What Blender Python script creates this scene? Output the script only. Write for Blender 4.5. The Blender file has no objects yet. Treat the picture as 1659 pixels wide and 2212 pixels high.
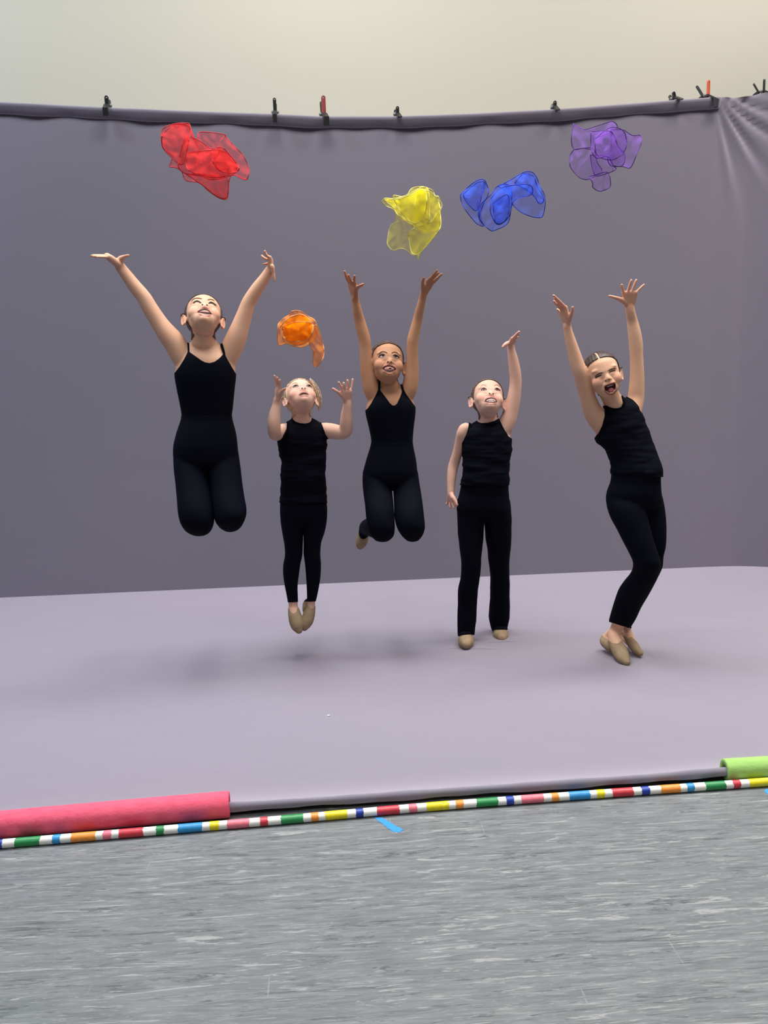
import bpy, math, random
import numpy as np
from mathutils import Vector, Matrix, noise
from mathutils.bvhtree import BVHTree
random.seed(4); rng = np.random.default_rng(4)
C = bpy.context.scene.collection

# ------------------------------------------------------------ camera
F = 1900.0; W, HH = 1659.0, 2212.0
CAMH = 1.30
pit = math.radians(10.32); yaw = math.radians(2.8); rol = math.radians(1.78)
d_ = np.array([math.sin(yaw)*math.cos(pit), math.cos(yaw)*math.cos(pit), -math.sin(pit)])
r0 = np.array([math.cos(yaw), -math.sin(yaw), 0.0]); u0 = np.cross(r0, d_)
R_ = r0*math.cos(rol) - u0*math.sin(rol); U_ = u0*math.cos(rol) + r0*math.sin(rol)
O_ = np.array([0, 0, CAMH])
cam = bpy.data.cameras.new('camera'); co = bpy.data.objects.new('camera', cam); C.objects.link(co)
cam.sensor_fit = 'HORIZONTAL'; cam.sensor_width = 36; cam.lens = F/W*36; cam.clip_start = .05
co.matrix_world = Matrix([[R_[i], U_[i], -d_[i], O_[i]] for i in range(3)] + [[0, 0, 0, 1]])
bpy.context.scene.camera = co

def ray(px, py):
    v = (px-W/2)/F*R_ - (py-HH/2)/F*U_ + d_
    return v
def P(px, py, Y):                       # point of the pixel's sight line on the plane y = Y
    v = ray(px, py); return O_ + v*(Y/v[1])
def G(px, py, z=0.0):                   # ... on the plane z
    v = ray(px, py); return O_ + v*((z-O_[2])/v[2])
def proj(V):                            # (n,3) -> pixel x, y
    q = V-O_; k = F/(q@d_); return W/2+(q@R_)*k, HH/2-(q@U_)*k
def pxm(p): return F/((np.array(p)-O_)@d_)   # pixels per metre there

# ------------------------------------------------------------ light and exposure
sc = bpy.context.scene
sc.view_settings.view_transform = 'Standard'; sc.view_settings.look = 'None'
sc.view_settings.exposure = 0.0; sc.view_settings.gamma = 1.0
w = bpy.data.worlds.new('world'); sc.world = w; w.use_nodes = True
w.node_tree.nodes['Background'].inputs[0].default_value = (1, 1, 1, 1)
w.node_tree.nodes['Background'].inputs[1].default_value = .05
CEIL = 4.4; SPR = 95
def area(x, y, sx, sy, pw, col, spread):
    l = bpy.data.lights.new('ceiling_and_fill_light', 'AREA'); l.shape = 'RECTANGLE'; l.size = sx; l.size_y = sy
    l.energy = pw; l.color = col; l.spread = math.radians(spread)
    o = bpy.data.objects.new('ceiling_and_fill_light', l); C.objects.link(o); o.location = (x, y, CEIL-.03)
for lx, cl, q in ((-2.5, (.80, .89, 1), .86), (0, (1, .985, .95), 1), (2.5, (1, .96, .93), 1.07)):
    area(lx, 3.85, 1.6, .5, 62*q**.5, cl, 170)
    area(lx, 3.1, 1.9, 1.0, 32*q*q, cl, 95)
    area(lx, 1.7, 1.9, 1.0, 14*q*q, cl, 110)
    area(lx, -.8, 1.9, 1.0, 31*q*q, cl, 140)  # added fill row behind the camera, softens the shade on the faces

# ------------------------------------------------------------ materials
def lin(c):
    c = np.array(c, float)/255.0
    return tuple(np.where(c <= .04045, c/12.92, ((c+.055)/1.055)**2.4)) + (1.0,)
def mat(name, col, rough=.7, spec=.3, bump=None, tint=None, sheen=0, sss=0, var=None):
    m = bpy.data.materials.new(name); m.use_nodes = True; nt = m.node_tree; N = nt.nodes; L = nt.links
    b = N['Principled BSDF']; b.inputs['Base Color'].default_value = col if len(col) == 4 else (*col, 1)
    b.inputs['Roughness'].default_value = rough; b.inputs['Specular IOR Level'].default_value = spec
    b.inputs['Sheen Weight'].default_value = sheen; b.inputs['Sheen Tint'].default_value = (.97, .87, 1, 1)
    b.inputs['Sheen Roughness'].default_value = .7
    if sss:
        b.inputs['Subsurface Weight'].default_value = sss; b.inputs['Subsurface Radius'].default_value = (.012, .005, .003)
        b.inputs['Subsurface Scale'].default_value = 1.0
    tc = N.new('ShaderNodeTexCoord'); src = None
    if var:                                                        # (scale vec, strength, colour2)
        mp = N.new('ShaderNodeMapping'); mp.inputs['Scale'].default_value = var[0]; L.new(tc.outputs['Object'], mp.inputs[0])
        n = N.new('ShaderNodeTexNoise'); n.inputs['Scale'].default_value = 1; n.inputs['Detail'].default_value = 5; L.new(mp.outputs[0], n.inputs[0])
        r = N.new('ShaderNodeValToRGB'); r.color_ramp.elements[0].position = .35; r.color_ramp.elements[1].position = .65
        r.color_ramp.elements[0].color = b.inputs['Base Color'].default_value; r.color_ramp.elements[1].color = (*var[1][:3], 1)
        L.new(n.outputs['Fac'], r.inputs[0]); src = r.outputs[0]
    if tint:
        a = N.new('ShaderNodeAttribute'); a.attribute_name = 'tint'
        mx = N.new('ShaderNodeMix'); mx.data_type = 'RGBA'; L.new(a.outputs['Fac'], mx.inputs[0])
        if src: L.new(src, mx.inputs[6])
        else: mx.inputs[6].default_value = b.inputs['Base Color'].default_value
        mx.inputs[7].default_value = (*tint[:3], 1); src = mx.outputs[2]
    if src: L.new(src, b.inputs['Base Color'])
    if bump:                                                       # (scale vec, strength, distance)
        mp = N.new('ShaderNodeMapping'); mp.inputs['Scale'].default_value = bump[0]; L.new(tc.outputs['Object'], mp.inputs[0])
        n = N.new('ShaderNodeTexNoise'); n.inputs['Scale'].default_value = 1; n.inputs['Detail'].default_value = 4; L.new(mp.outputs[0], n.inputs[0])
        bp = N.new('ShaderNodeBump'); bp.inputs['Strength'].default_value = bump[1]; bp.inputs['Distance'].default_value = bump[2]
        L.new(n.outputs['Fac'], bp.inputs['Height']); L.new(bp.outputs[0], b.inputs['Normal'])
    return m
M_wall = mat('cream wall paint', (.655, .63, .53), .8, .2, bump=((60, 60, 60), .1, .001))
M_ceil = mat('dim ceiling tile', (.22, .22, .22), .9)
M_side = mat('dark side wall', (.10, .10, .10), .9)
M_cloth = mat('grey lilac backdrop cloth', (.058, .057, .089), .62, .5, bump=((5, 5, 3), .25, .01), sheen=1.0, var=((1.1, 1.5, 1.1), (.063, .059, .090)))
M_black = mat('black stretch fabric', (.0014, .0022, .0066), .8, .08, bump=((250, 250, 90), .2, .001))
M_blackc = mat('black cotton', (.0016, .0022, .0062), .85, .08, bump=((120, 120, 60), .3, .002))
M_shoe = mat('tan canvas', lin((166, 143, 114)), .8, .2, bump=((400, 400, 400), .3, .001), var=((40, 40, 40), lin((150, 128, 100))))
M_sole = mat('dark suede sole', lin((70, 55, 45)), .9)
M_clampk = mat('black clamp plastic', (.015, .016, .017), .4, .5)
M_orange = mat('orange grip', lin((225, 110, 75)), .5)
M_redgrip = mat('red grip', lin((150, 70, 70)), .5)
M_metal = mat('clamp spring steel', (.25, .25, .26), .35, .5)
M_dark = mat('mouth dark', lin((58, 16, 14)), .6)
M_darkest = mat('dark lash brown', lin((26, 11, 9)), .6)
M_tongue = mat('tongue pink', lin((190, 105, 115)), .5)
M_mouthpink = mat('pinkish teeth', lin((196, 140, 130)), .4, .4)
M_teeth = mat('teeth', lin((212, 182, 174)), .35, .5)
M_eye = mat('eye white', lin((146, 122, 114)), .4, .5)
M_lint = mat('white lint', (.8, .8, .8), .9)

def mesh_obj(name, V, Fc, m=None, parent=None, smooth=True):
    me = bpy.data.meshes.new(name)
    me.from_pydata([tuple(map(float, v)) for v in V], [], [tuple(map(int, f)) for f in Fc]); me.update()
    if smooth: me.polygons.foreach_set('use_smooth', [True]*len(me.polygons))
    o = bpy.data.objects.new(name, me); C.objects.link(o)
    if m: me.materials.append(m)
    if parent: o.parent = parent; o.matrix_parent_inverse = parent.matrix_world.inverted()
    return o
def fast_mesh(name, V, T, m=None, parent=None):
    me = bpy.data.meshes.new(name); T = np.asarray(T, np.int32); k = T.shape[1]
    me.vertices.add(len(V)); me.vertices.foreach_set('co', np.asarray(V, np.float32).ravel())
    me.loops.add(T.size); me.loops.foreach_set('vertex_index', T.ravel())
    me.polygons.add(len(T)); me.polygons.foreach_set('loop_start', np.arange(0, T.size, k, dtype=np.int32))
    me.polygons.foreach_set('loop_total', np.full(len(T), k, np.int32)); me.polygons.foreach_set('use_smooth', np.ones(len(T), bool))
    me.update(); me.validate()
    o = bpy.data.objects.new(name, me); C.objects.link(o)
    if m: me.materials.append(m)
    if parent: o.parent = parent; o.matrix_parent_inverse = parent.matrix_world.inverted()
    return o
def thing(name, label, cat, loc, group=None):
    o = bpy.data.objects.new(name, None); C.objects.link(o); o.location = tuple(map(float, loc)); o.empty_display_size = .05
    o['label'] = label; o['category'] = cat
    if group: o['group'] = group
    bpy.context.view_layer.update()
    return o
def tag(o, label, cat, group=None):
    o['label'] = label; o['category'] = cat
    if group: o['group'] = group
def boxm(a, b):
    V = [(x, y, z) for x in (a[0], b[0]) for y in (a[1], b[1]) for z in (a[2], b[2])]
    return V, [(0, 1, 3, 2), (4, 6, 7, 5), (0, 4, 5, 1), (2, 3, 7, 6), (0, 2, 6, 4), (1, 5, 7, 3)]

# ------------------------------------------------------------ the room
YW = float(G(829, 1256)[1])            # where the hanging backdrop meets the floor
def struct(name, a, b, m):
    o = mesh_obj(name, *boxm(a, b), m, smooth=False); o['kind'] = 'structure'; return o
def floor_mat():
    m = bpy.data.materials.new('marbled grey linoleum'); m.use_nodes = True; nt = m.node_tree; N = nt.nodes; L = nt.links
    b = N['Principled BSDF']; b.inputs['Roughness'].default_value = .42; b.inputs['Specular IOR Level'].default_value = .35
    tc = N.new('ShaderNodeTexCoord')
    def stre(sc_, rot, dist, det=6):
        mp = N.new('ShaderNodeMapping'); mp.inputs['Scale'].default_value = sc_; mp.inputs['Rotation'].default_value = (0, 0, rot)
        L.new(tc.outputs['Object'], mp.inputs[0]); n = N.new('ShaderNodeTexNoise'); n.inputs['Scale'].default_value = 1
        n.inputs['Detail'].default_value = det; n.inputs['Distortion'].default_value = dist; n.inputs['Roughness'].default_value = .62
        L.new(mp.outputs[0], n.inputs[0]); return n.outputs['Fac']
    def ramp(src, stops):
        r = N.new('ShaderNodeValToRGB'); e = r.color_ramp.elements
        e[0].position, e[0].color = stops[0][0], (*[stops[0][1]]*3, 1); e[1].position, e[1].color = stops[-1][0], (*[stops[-1][1]]*3, 1)
        for p, c in stops[1:-1]:
            q = e.new(p); q.color = (c, c, c, 1)
        L.new(src, r.inputs[0]); return r.outputs[0]
    base = ramp(stre((7, 75, 1), .03, .9), [(.32, .0), (.5, .5), (.66, 1)])
    r = N.new('ShaderNodeValToRGB'); r.color_ramp.elements[0].color = lin((95, 100, 102)); r.color_ramp.elements[1].color = lin((123, 127, 129))
    L.new(base, r.inputs[0]); col = r.outputs[0]
    def over(col, fac, c):
        mx = N.new('ShaderNodeMix'); mx.data_type = 'RGBA'; L.new(fac, mx.inputs[0]); L.new(col, mx.inputs[6]); mx.inputs[7].default_value = c; return mx.outputs[2]
    col = over(col, ramp(stre((.7, 1.1, 1), .0, .3, 2), [(.42, 0), (.68, .3), (.8, .3)]), lin((118, 113, 117)))
    col = over(col, ramp(stre((9, 120, 1), .02, 1.8, 8), [(.585, 0), (.62, .7), (.8, .8)]), lin((143, 146, 146)))
    col = over(col, ramp(stre((7, 85, 1), .04, 1.5, 8), [(.2, .8), (.37, .65), (.405, 0)]), lin((70, 74, 76)))
    col = over(col, ramp(stre((2.3, 30, 1), .06, 2.6, 9), [(.60, 0), (.615, .8), (.66, .85), (.68, 0)]), lin((155, 156, 155)))
    col = over(col, ramp(stre((1.9, 22, 1), .1, 3.0, 9), [(.335, 0), (.35, .75), (.375, .75), (.385, 0)]), lin((73, 76, 78)))
    col = over(col, ramp(stre((26, 260, 1), .02, .8), [(.60, 0), (.66, .6), (.8, .6)]), lin((146, 150, 151)))
    col = over(col, ramp(stre((60, 2.2, 1), .85, .3, 3), [(.70, 0), (.715, .5), (.73, .5), (.745, 0)]), lin((150, 153, 153)))
    col = over(col, ramp(stre((1.8, 50, 1), .75, .4, 3), [(.715, 0), (.73, .4), (.745, .4), (.76, 0)]), lin((146, 150, 150)))
    L.new(col, b.inputs['Base Color'])
    return m
struct('floor', (-4.2, -3.2, -.06), (4.4, YW+.4, 0), floor_mat())
struct('wall_back', (-4.2, YW+.28, 0), (4.4, YW+.38, CEIL), M_wall)
struct('wall_left', (-4.3, -3.2, 0), (-4.2, YW+.38, CEIL), M_side)
struct('wall_right', (4.4, -3.2, 0), (4.5, YW+.38, CEIL), M_side)
struct('wall_front', (-4.2, -3.3, 0), (4.4, -3.2, CEIL), M_side)
struct('ceiling', (-4.3, -3.3, CEIL), (4.5, YW+.4, CEIL+.08), M_ceil)

# ------------------------------------------------------------ the cloth backdrop
TOPPX = [(-400, 205), (0, 224), (231, 236), (420, 244), (593, 250), (690, 255), (857, 255), (1000, 250), (1197, 240), (1457, 220), (1525, 215), (1600, 208), (1659, 205), (1760, 203)]
TP = np.array([P(x, y, YW) for x, y in TOPPX])
def ztop(X): return np.interp(X, TP[:, 0], TP[:, 2])
XL, XR = -3.2, P(1760, 700, YW)[0]
bd = thing('photo_backdrop', 'large grey lilac cloth backdrop clipped to a rail and running over the floor', 'backdrop', (0, YW, 0))
xk = P(1553, 232, YW)[0]               # where the flat hem ends and the side drape begins
def sheet_y(X, Z):
    y = YW + 0*X
    f = np.clip((X-xk)/.55, 0, 1); zt = ztop(X)
    # folds fanning out from the hem's end down to the right
    ax, az = xk-.05, ztop(xk)+.06
    ang = np.arctan2(az-Z, np.maximum(X-ax, 1e-3)); dist = np.hypot(X-ax, az-Z)
    fade = np.exp(-((dist-.24)/.30)**2)*np.clip((X-xk+.02)/.08, 0, 1)
    y = y - fade*(.009*np.sin(ang*24+np.sin(dist*4))+.003*np.sin(ang*43+1.3)*np.clip((dist-.12)*8, 0, 1))*np.clip((1.15-np.abs(ang-.75))*1.2, 0, 1)
    y = y - .05*f**1.5 - .26*np.clip((X-xk-.16)/.5, 0, 1)**1.6*np.clip(1-.35*(zt-Z)/2.6, 0, 1)
    y = y - .012*np.sin(X*1.7+.4)*np.sin(Z*1.3)*np.clip(Z*1.5, 0, 1)
    y = y + .006*np.sin(X*7+Z*2)*np.clip(Z, 0, 1)*f
    return y
us = np.unique(np.r_[np.linspace(XL, xk-.1, 60), np.linspace(xk-.1, XR, 150)]); vs = np.linspace(0, 1, 110)
V = []; 
for v in vs:
    Z = ztop(us)*v*(1.0)-.0
    Z = np.where(us < xk, Z, Z + .006*np.sin(us*22)*(v > .985))
    V += list(np.c_[us, sheet_y(us, Z), Z])
nu = len(us); Fc = [(j*nu+i, j*nu+i+1, (j+1)*nu+i+1, (j+1)*nu+i) for j in range(len(vs)-1) for i in range(nu-1)]
fast_mesh('hanging_sheet', V, Fc, M_cloth, bd)
# rolled hem / rail cover along the top
hx = np.linspace(XL, xk, 220); prof = [(.17, -.012), (.10, .0), (.03, .006), (-.018, .005), (-.027, .001), (-.030, -.006), (-.026, -.016), (-.020, -.032), (-.0105, -.047), (-.0075, -.051), (-.003, -.049)]
V = []
for X in hx:
    z = ztop(X); wv = .0025*math.sin(X*9)+.002*math.sin(X*23+1)
    pk = math.exp(-((X-P(633, 240, YW)[0])/.06)**2)*.016
    for i, (a, b) in enumerate(prof):
        V.append((X, YW+a+wv*(i > 3), z+b+(pk if i < 2 else 0)+(wv if i > 6 else 0)))
k = len(prof); Fc = [(i*k+j, i*k+j+1, (i+1)*k+j+1, (i+1)*k+j) for i in range(len(hx)-1) for j in range(k-1)]
e0 = len(V)-k; Fc.append(tuple(range(e0, e0+k)))
mesh_obj('top_hem', V, Fc, M_cloth, bd)
# floor sheet: from the fold to the front pipe
PIPE = [(-500, 1812), (0, 1779), (497, 1737), (960, 1703), (1400, 1677), (1565, 1664), (1659, 1659), (2000, 1640)]
ZP = .036
PP = np.array([G(x, y, ZP) for x, y in PIPE])
def yfront(X): return np.interp(X, PP[:, 0], PP[:, 1])
def zpipe(X):
    return ZP - .011*np.exp(-((X-.15)/.75)**2)
PR = .0145
xa, xb = G(945, 1405)[0], G(1440, 1420)[0]
us = np.unique(np.r_[np.linspace(-3.2, xa, 90), np.arange(xa, xb, .006), np.linspace(xb, 3.4, 60)])
V = []
tt = np.unique(np.r_[np.linspace(0, .36, 12), np.linspace(.36, .53, 90), np.linspace(.53, 1, 30)])
RID = [((962, 1401), (1082, 1404), .004), ((1040, 1390), (1122, 1386), .003), ((1318, 1444), (1372, 1437), .004), ((1372, 1437), (1420, 1408), .004), ((1290, 1425), (1345, 1441), .003)]
rows = []
for t in tt:
    yf = yfront(us); yb = YW + 0*us
    y = yb+(yf-yb)*t
    z = .003 + 0*us
    dist = y-yf
    z = z + (zpipe(us)+PR*.8-.003)*np.clip(1-dist/.16, 0, 1)**2.2
    z = z + .0018*np.abs(np.sin(us*3.1+y*5))*np.clip((YW-y)*3, 0, 1)*np.clip(dist*4, 0, 1)
    for (ra, rb, rh) in RID:
        A, B = G(*ra)[:2], G(*rb)[:2]; e = B-A; L2 = e@e; tq = np.clip(((us-A[0])*e[0]+(y-A[1])*e[1])/L2, 0, 1)
        dd = np.hypot(us-A[0]-tq*e[0], y-A[1]-tq*e[1]); z = z+rh*np.exp(-(dd/.007)**2)*np.sin(math.pi*np.clip(tq*.94+.03, 0, 1))
    rows.append(np.c_[us, y, z])
for a in np.linspace(75, -160, 14):
    ar = math.radians(a); wob = .0015*np.sin(us*13)+.0012*np.sin(us*37+2)
    rows.append(np.c_[us, yfront(us)-(PR+wob)*math.cos(ar), zpipe(us)+(PR+wob)*math.sin(ar)])
V = np.concatenate(rows); nu = len(us)
Fc = [(j*nu+i, (j+1)*nu+i, (j+1)*nu+i+1, j*nu+i+1) for j in range(len(rows)-1) for i in range(nu-1)]
fast_mesh('floor_sheet', V, Fc, M_cloth, bd)

def tube3(pts, rad, n=16, caps=True, seg=1):
    """closed tube through 3D points with radii"""
    pts = np.array(pts, float); rad = np.array(rad, float)
    if seg > 1:
        pts, rad = spline(pts, seg), spline(rad[:, None], seg)[:, 0]
    T = np.gradient(pts, axis=0); T /= np.linalg.norm(T, axis=1)[:, None]+1e-12
    a = np.array([0, 1.0, 0]) if abs(T[0, 1]) < .9 else np.array([1.0, 0, 0])
    n1 = np.cross(T[0], a); n1 /= np.linalg.norm(n1)
    V = []; Fc = []; th = np.linspace(0, 2*math.pi, n, endpoint=False)
    rings = []
    for i in range(len(pts)):
        n1 = n1-T[i]*(n1@T[i]); n1 /= np.linalg.norm(n1); n2 = np.cross(T[i], n1)
        rings.append((pts[i], rad[i], n1.copy(), n2.copy()))
    L = []
    if caps:
        p, r, a1, a2 = rings[0]; L += [(p-T[0]*r*.8, r*.6, a1, a2), (p-T[0]*r*.45, r*.88, a1, a2)]
    L += rings
    if caps:
        p, r, a1, a2 = rings[-1]; L += [(p+T[-1]*r*.45, r*.88, a1, a2), (p+T[-1]*r*.8, r*.6, a1, a2)]
    for p, r, a1, a2 in L:
        for t in th: V.append(p+r*(math.cos(t)*a1+math.sin(t)*a2))
    for j in range(len(L)-1):
        for i in range(n):
            Fc.append((j*n+i, j*n+(i+1) % n, (j+1)*n+(i+1) % n, (j+1)*n+i))
    V.append(L[0][0]-T[0]*(rad[0]*.2 if caps else 0)); V.append(L[-1][0]+T[-1]*(rad[-1]*.2 if caps else 0)); q = len(V)-2; b = (len(L)-1)*n
    for i in range(n):
        Fc.append((q, (i+1) % n, i)); Fc.append((q+1, b+i, b+(i+1) % n))
    return V, Fc
def spline(A, seg):
    A = np.asarray(A, float); n = len(A); out = []
    for i in range(n-1):
        p0, p1, p2, p3 = A[max(i-1, 0)], A[i], A[i+1], A[min(i+2, n-1)]
        for s in range(seg):
            t = s/seg
            out.append(.5*((2*p1)+(-p0+p2)*t+(2*p0-5*p1+4*p2-p3)*t*t+(-p0+3*p1-3*p2+p3)*t**3))
    out.append(A[-1]); return np.array(out)

# pool noodles slid over the front pipe (hollow foam tubes)
def noodle(pa, pb, R0, R1, m, label):
    a, b = np.array(pa), np.array(pb); ax = (b-a)/np.linalg.norm(b-a); up = np.array([0, 0, 1.0]); s = np.cross(ax, up); s /= np.linalg.norm(s); up = np.cross(s, ax)
    n = 40; V = []; Fc = []
    N_ = max(2, int(np.linalg.norm(b-a)/.05)); prof = [(0, R1), (0, R0-.003), (.003, R0)] 
    L = np.linalg.norm(b-a)
    rr = [(0.0, R1), (0.0, R0-.003), (.0015, R0-.0008), (.004, R0)]+[(L*i/N_, R0) for i in range(1, N_)]+[(L-.004, R0), (L-.0015, R0-.0008), (L, R0-.003), (L, R1)]+[(L-.25, R1), (.25, R1)]
    for d, r in rr:
        for i in range(n):
            t = 2*math.pi*i/n; q = 1+.010*noise.noise(Vector((d*8, t*1.3, R0*50)))
            V.append(a+ax*d+(r*q)*(math.cos(t)*s+math.sin(t)*up))
    for j in range(len(rr)):
        jj = (j+1) % len(rr)
        for i in range(n): Fc.append((j*n+i, j*n+(i+1) % n, jj*n+(i+1) % n, jj*n+i))
    o = thing('pool_noodle', label, 'pool noodle', (a+b)/2-np.array([0, 0, R0]))
    mesh_obj('foam_tube', V, Fc, m, o)
    return o
M_pink = mat('pink foam', lin((232, 98, 122)), .8, .2, bump=((160, 160, 160), .5, .002), var=((30, 90, 90), lin((222, 88, 112))))
M_green = mat('lime green foam', lin((156, 198, 112)), .8, .2, bump=((160, 160, 160), .5, .002), var=((30, 90, 90), lin((148, 190, 104))))
pr = G(496, 1737, .0375); pl = G(-420, 1818, .0375); pl = pr+(G(0, 1781, .0375)-pr)*2.0
noodle(pl, pr, .0372, .017, M_pink, 'pink foam pool noodle slid over the backdrop front pipe at lower left')
gl = G(1564, 1662.5, .034); gr = gl+(G(1659, 1657, .034)-gl)*7
noodle(gl, gr, .0322, .017, M_green, 'lime green foam pool noodle with open end at the right edge of the backdrop')

# striped rhythm stick / pole lying in front
STK = [(-600, 1873), (0, 1823), (560, 1775.5), (1000, 1737), (1659, 1689), (2100, 1658)]
SR = .0122
SP = spline(np.array([G(x, y, SR+.0005) for x, y in STK]), 24)
sx, _ = proj(SP)
st = thing('striped_pole', 'long white pole with coloured bands lying on the floor along the backdrop front edge', 'pole', G(829, 1755, 0))
Mw = mat('white painted pole', lin((232, 230, 224)), .4, .4)
mesh_obj('pole_rod', *tube3(SP, np.full(len(SP), SR), 20), Mw, st)
BC = dict(g=(44, 140, 78), l=(50, 145, 205), o=(240, 150, 60), p=(232, 120, 135), r=(205, 60, 72), y=(232, 214, 30), b=(32, 62, 160))
BM = {k: mat('%s band' % k, lin(v), .38, .45, var=((90, 25, 90), tuple(np.array(lin(v)[:3])*.86))) for k, v in BC.items()}
names = dict(g='green band', l='light blue band', o='orange band', p='pink band', r='red band', y='yellow band', b='dark blue band')
BANDS = [('b', -10, 7), ('g', 34, 88), ('l', 115, 132), ('o', 155, 208), ('p', 224, 242), ('r', 258, 310.5), ('g', 338, 355), ('l', 385.5, 437), ('y', 454, 473.6), ('p', 491, 539), ('r', 562, 579), ('g', 607, 655.5), ('o', 672.5, 688.5), ('y', 702, 750), ('b', 768.4, 784.7), ('r', 814, 862.4), ('p', 883, 900), ('y', 921, 969), ('o', 984, 1000), ('g', 1028.4, 1074.6), ('b', 1092.6, 1109), ('p', 1125, 1173), ('o', 1189.7, 1205.4), ('l', 1228, 1273), ('y', 1287.6, 1304), ('r', 1321, 1366), ('b', 1384, 1401), ('o', 1425.5, 1467.7), ('l', 1482, 1497), ('g', 1522, 1565), ('r', 1581, 1596.5), ('y', 1616, 1657)]
o_ = np.argsort(sx)
for c, a, b in BANDS:
    xs = np.linspace(a, b, 5); pts = np.array([[np.interp(x, sx[o_], SP[o_, q]) for q in range(3)] for x in xs])
    T = pts[-1]-pts[0]; T /= np.linalg.norm(T); up = np.array([0, 0, 1.0]); s = np.cross(T, up); s /= np.linalg.norm(s)
    V = []; n = 24
    for j, p in enumerate(pts):
        for i in range(n):
            t = 2*math.pi*i/n; jag = (random.uniform(-.0016, .0016) if j in (0, 4) else 0)
            V.append(p+T*jag+(SR+.0004)*(math.cos(t)*s+math.sin(t)*up))
    Fc = [(j*n+i, j*n+(i+1) % n, (j+1)*n+(i+1) % n, (j+1)*n+i) for j in range(4) for i in range(n)]
    o = mesh_obj('colour_band', V, Fc, BM[c], st); o['label'] = names[c]

# painter's tape and lint
M_tape = mat('blue painter tape', lin((60, 142, 232)), .7, .2)
def tape(px, label):
    V = [G(x, y, .0004) for x, y in px]; n = len(V); V += [v+np.array([0, 0, .0005]) for v in V]
    Fc = [tuple(range(n, 2*n)), tuple(reversed(range(n)))]+[(i, (i+1) % n, n+(i+1) % n, n+i) for i in range(n)]
    o = mesh_obj('floor_tape', V, Fc, M_tape, smooth=False)
    me = o.data; nn = np.cross(V[n+1]-V[n], V[n+2]-V[n+1])
    if nn[2] < 0: me.flip_normals()
    tag(o, label, 'tape')
tape([(809, 1767.5), (812, 1766), (826, 1766), (829, 1769), (832, 1769.5), (836, 1773), (841, 1775), (846, 1779), (850, 1780.5), (856, 1785), (862, 1787), (871.5, 1793), (866, 1794.5), (868, 1797), (861, 1798), (856, 1796.5), (850, 1798), (846, 1794), (841, 1791), (838, 1790), (835, 1786), (829, 1782.5), (827, 1780), (821, 1776), (818, 1775), (815, 1771)],
     'torn strip of blue tape on the grey floor below the striped pole')
tape([(1651, 1708), (1656, 1704.5), (1680, 1703), (1690, 1716), (1662, 1717), (1655, 1713)], 'blue tape scrap on the grey floor at the right edge of the photo')
for px_, py_, r_, lb in ((710, 1546, .0045, 'tiny white lint speck on the front of the backdrop floor'),):
    c = G(px_, py_, .006); V, Fc = tube3([c-np.array([.003, 0, 0]), c+np.array([.003, .001, .001])], [r_*.7, r_*.5], 8)
    tag(mesh_obj('lint_speck', V, Fc, M_lint), lb, 'lint')

# ------------------------------------------------------------ clamps
def bar(p0, p1, wdt, thk, hole=True, n=10):
    """flat bar with rounded ends between two local points in the y-z plane, width along x"""
    p0, p1 = np.array(p0, float), np.array(p1, float); ax = p1-p0; L = np.linalg.norm(ax); ax /= L
    nrm = np.cross(ax, [1, 0, 0]); out = []
    r = wdt/2
    outl = [(-r, 0)]+[(r*math.cos(math.pi-t), L-r+r*math.sin(t)) for t in np.linspace(0, math.pi, n)]+[(r, 0)]
    inn = [(-r*.45, L*.1)]+[(r*.45*math.cos(math.pi-t), L-r+r*.45*math.sin(t)) for t in np.linspace(0, math.pi, n)]+[(r*.45, L*.1)]
    V = []; m = len(outl)
    if not hole: inn = [(x*.999, y) for x, y in inn]
    for s, ring in ((1, outl), (1, inn), (-1, outl), (-1, inn)):
        for x, y in ring: V.append(p0+np.array([x, 0, 0])+ax*y+nrm*thk/2*s)
    Fc = []
    for i in range(m-1):
        Fc += [(i, i+1, m+i+1, m+i), (2*m+i+1, 2*m+i, 3*m+i, 3*m+i+1), (i+1, i, 2*m+i, 2*m+i+1), (m+i, m+i+1, 3*m+i+1, 3*m+i)]
    Fc += [(0, m, 2*m-1, m-1), (2*m, 3*m-1, 4*m-1, 3*m)]
    # inner web
    b = len(V); 
    for s in (.5, -.5):
        for x, y in inn[:1]+inn[2:-2]+inn[-1:]: V.append(p0+np.array([x, 0, 0])+ax*min(y, L-r*1.1)+nrm*thk/2*s)
    k = len(inn)-2
    Fc += [tuple(range(b, b+k)), tuple(reversed(range(b+k, b+2*k)))]
    return V, Fc
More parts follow.
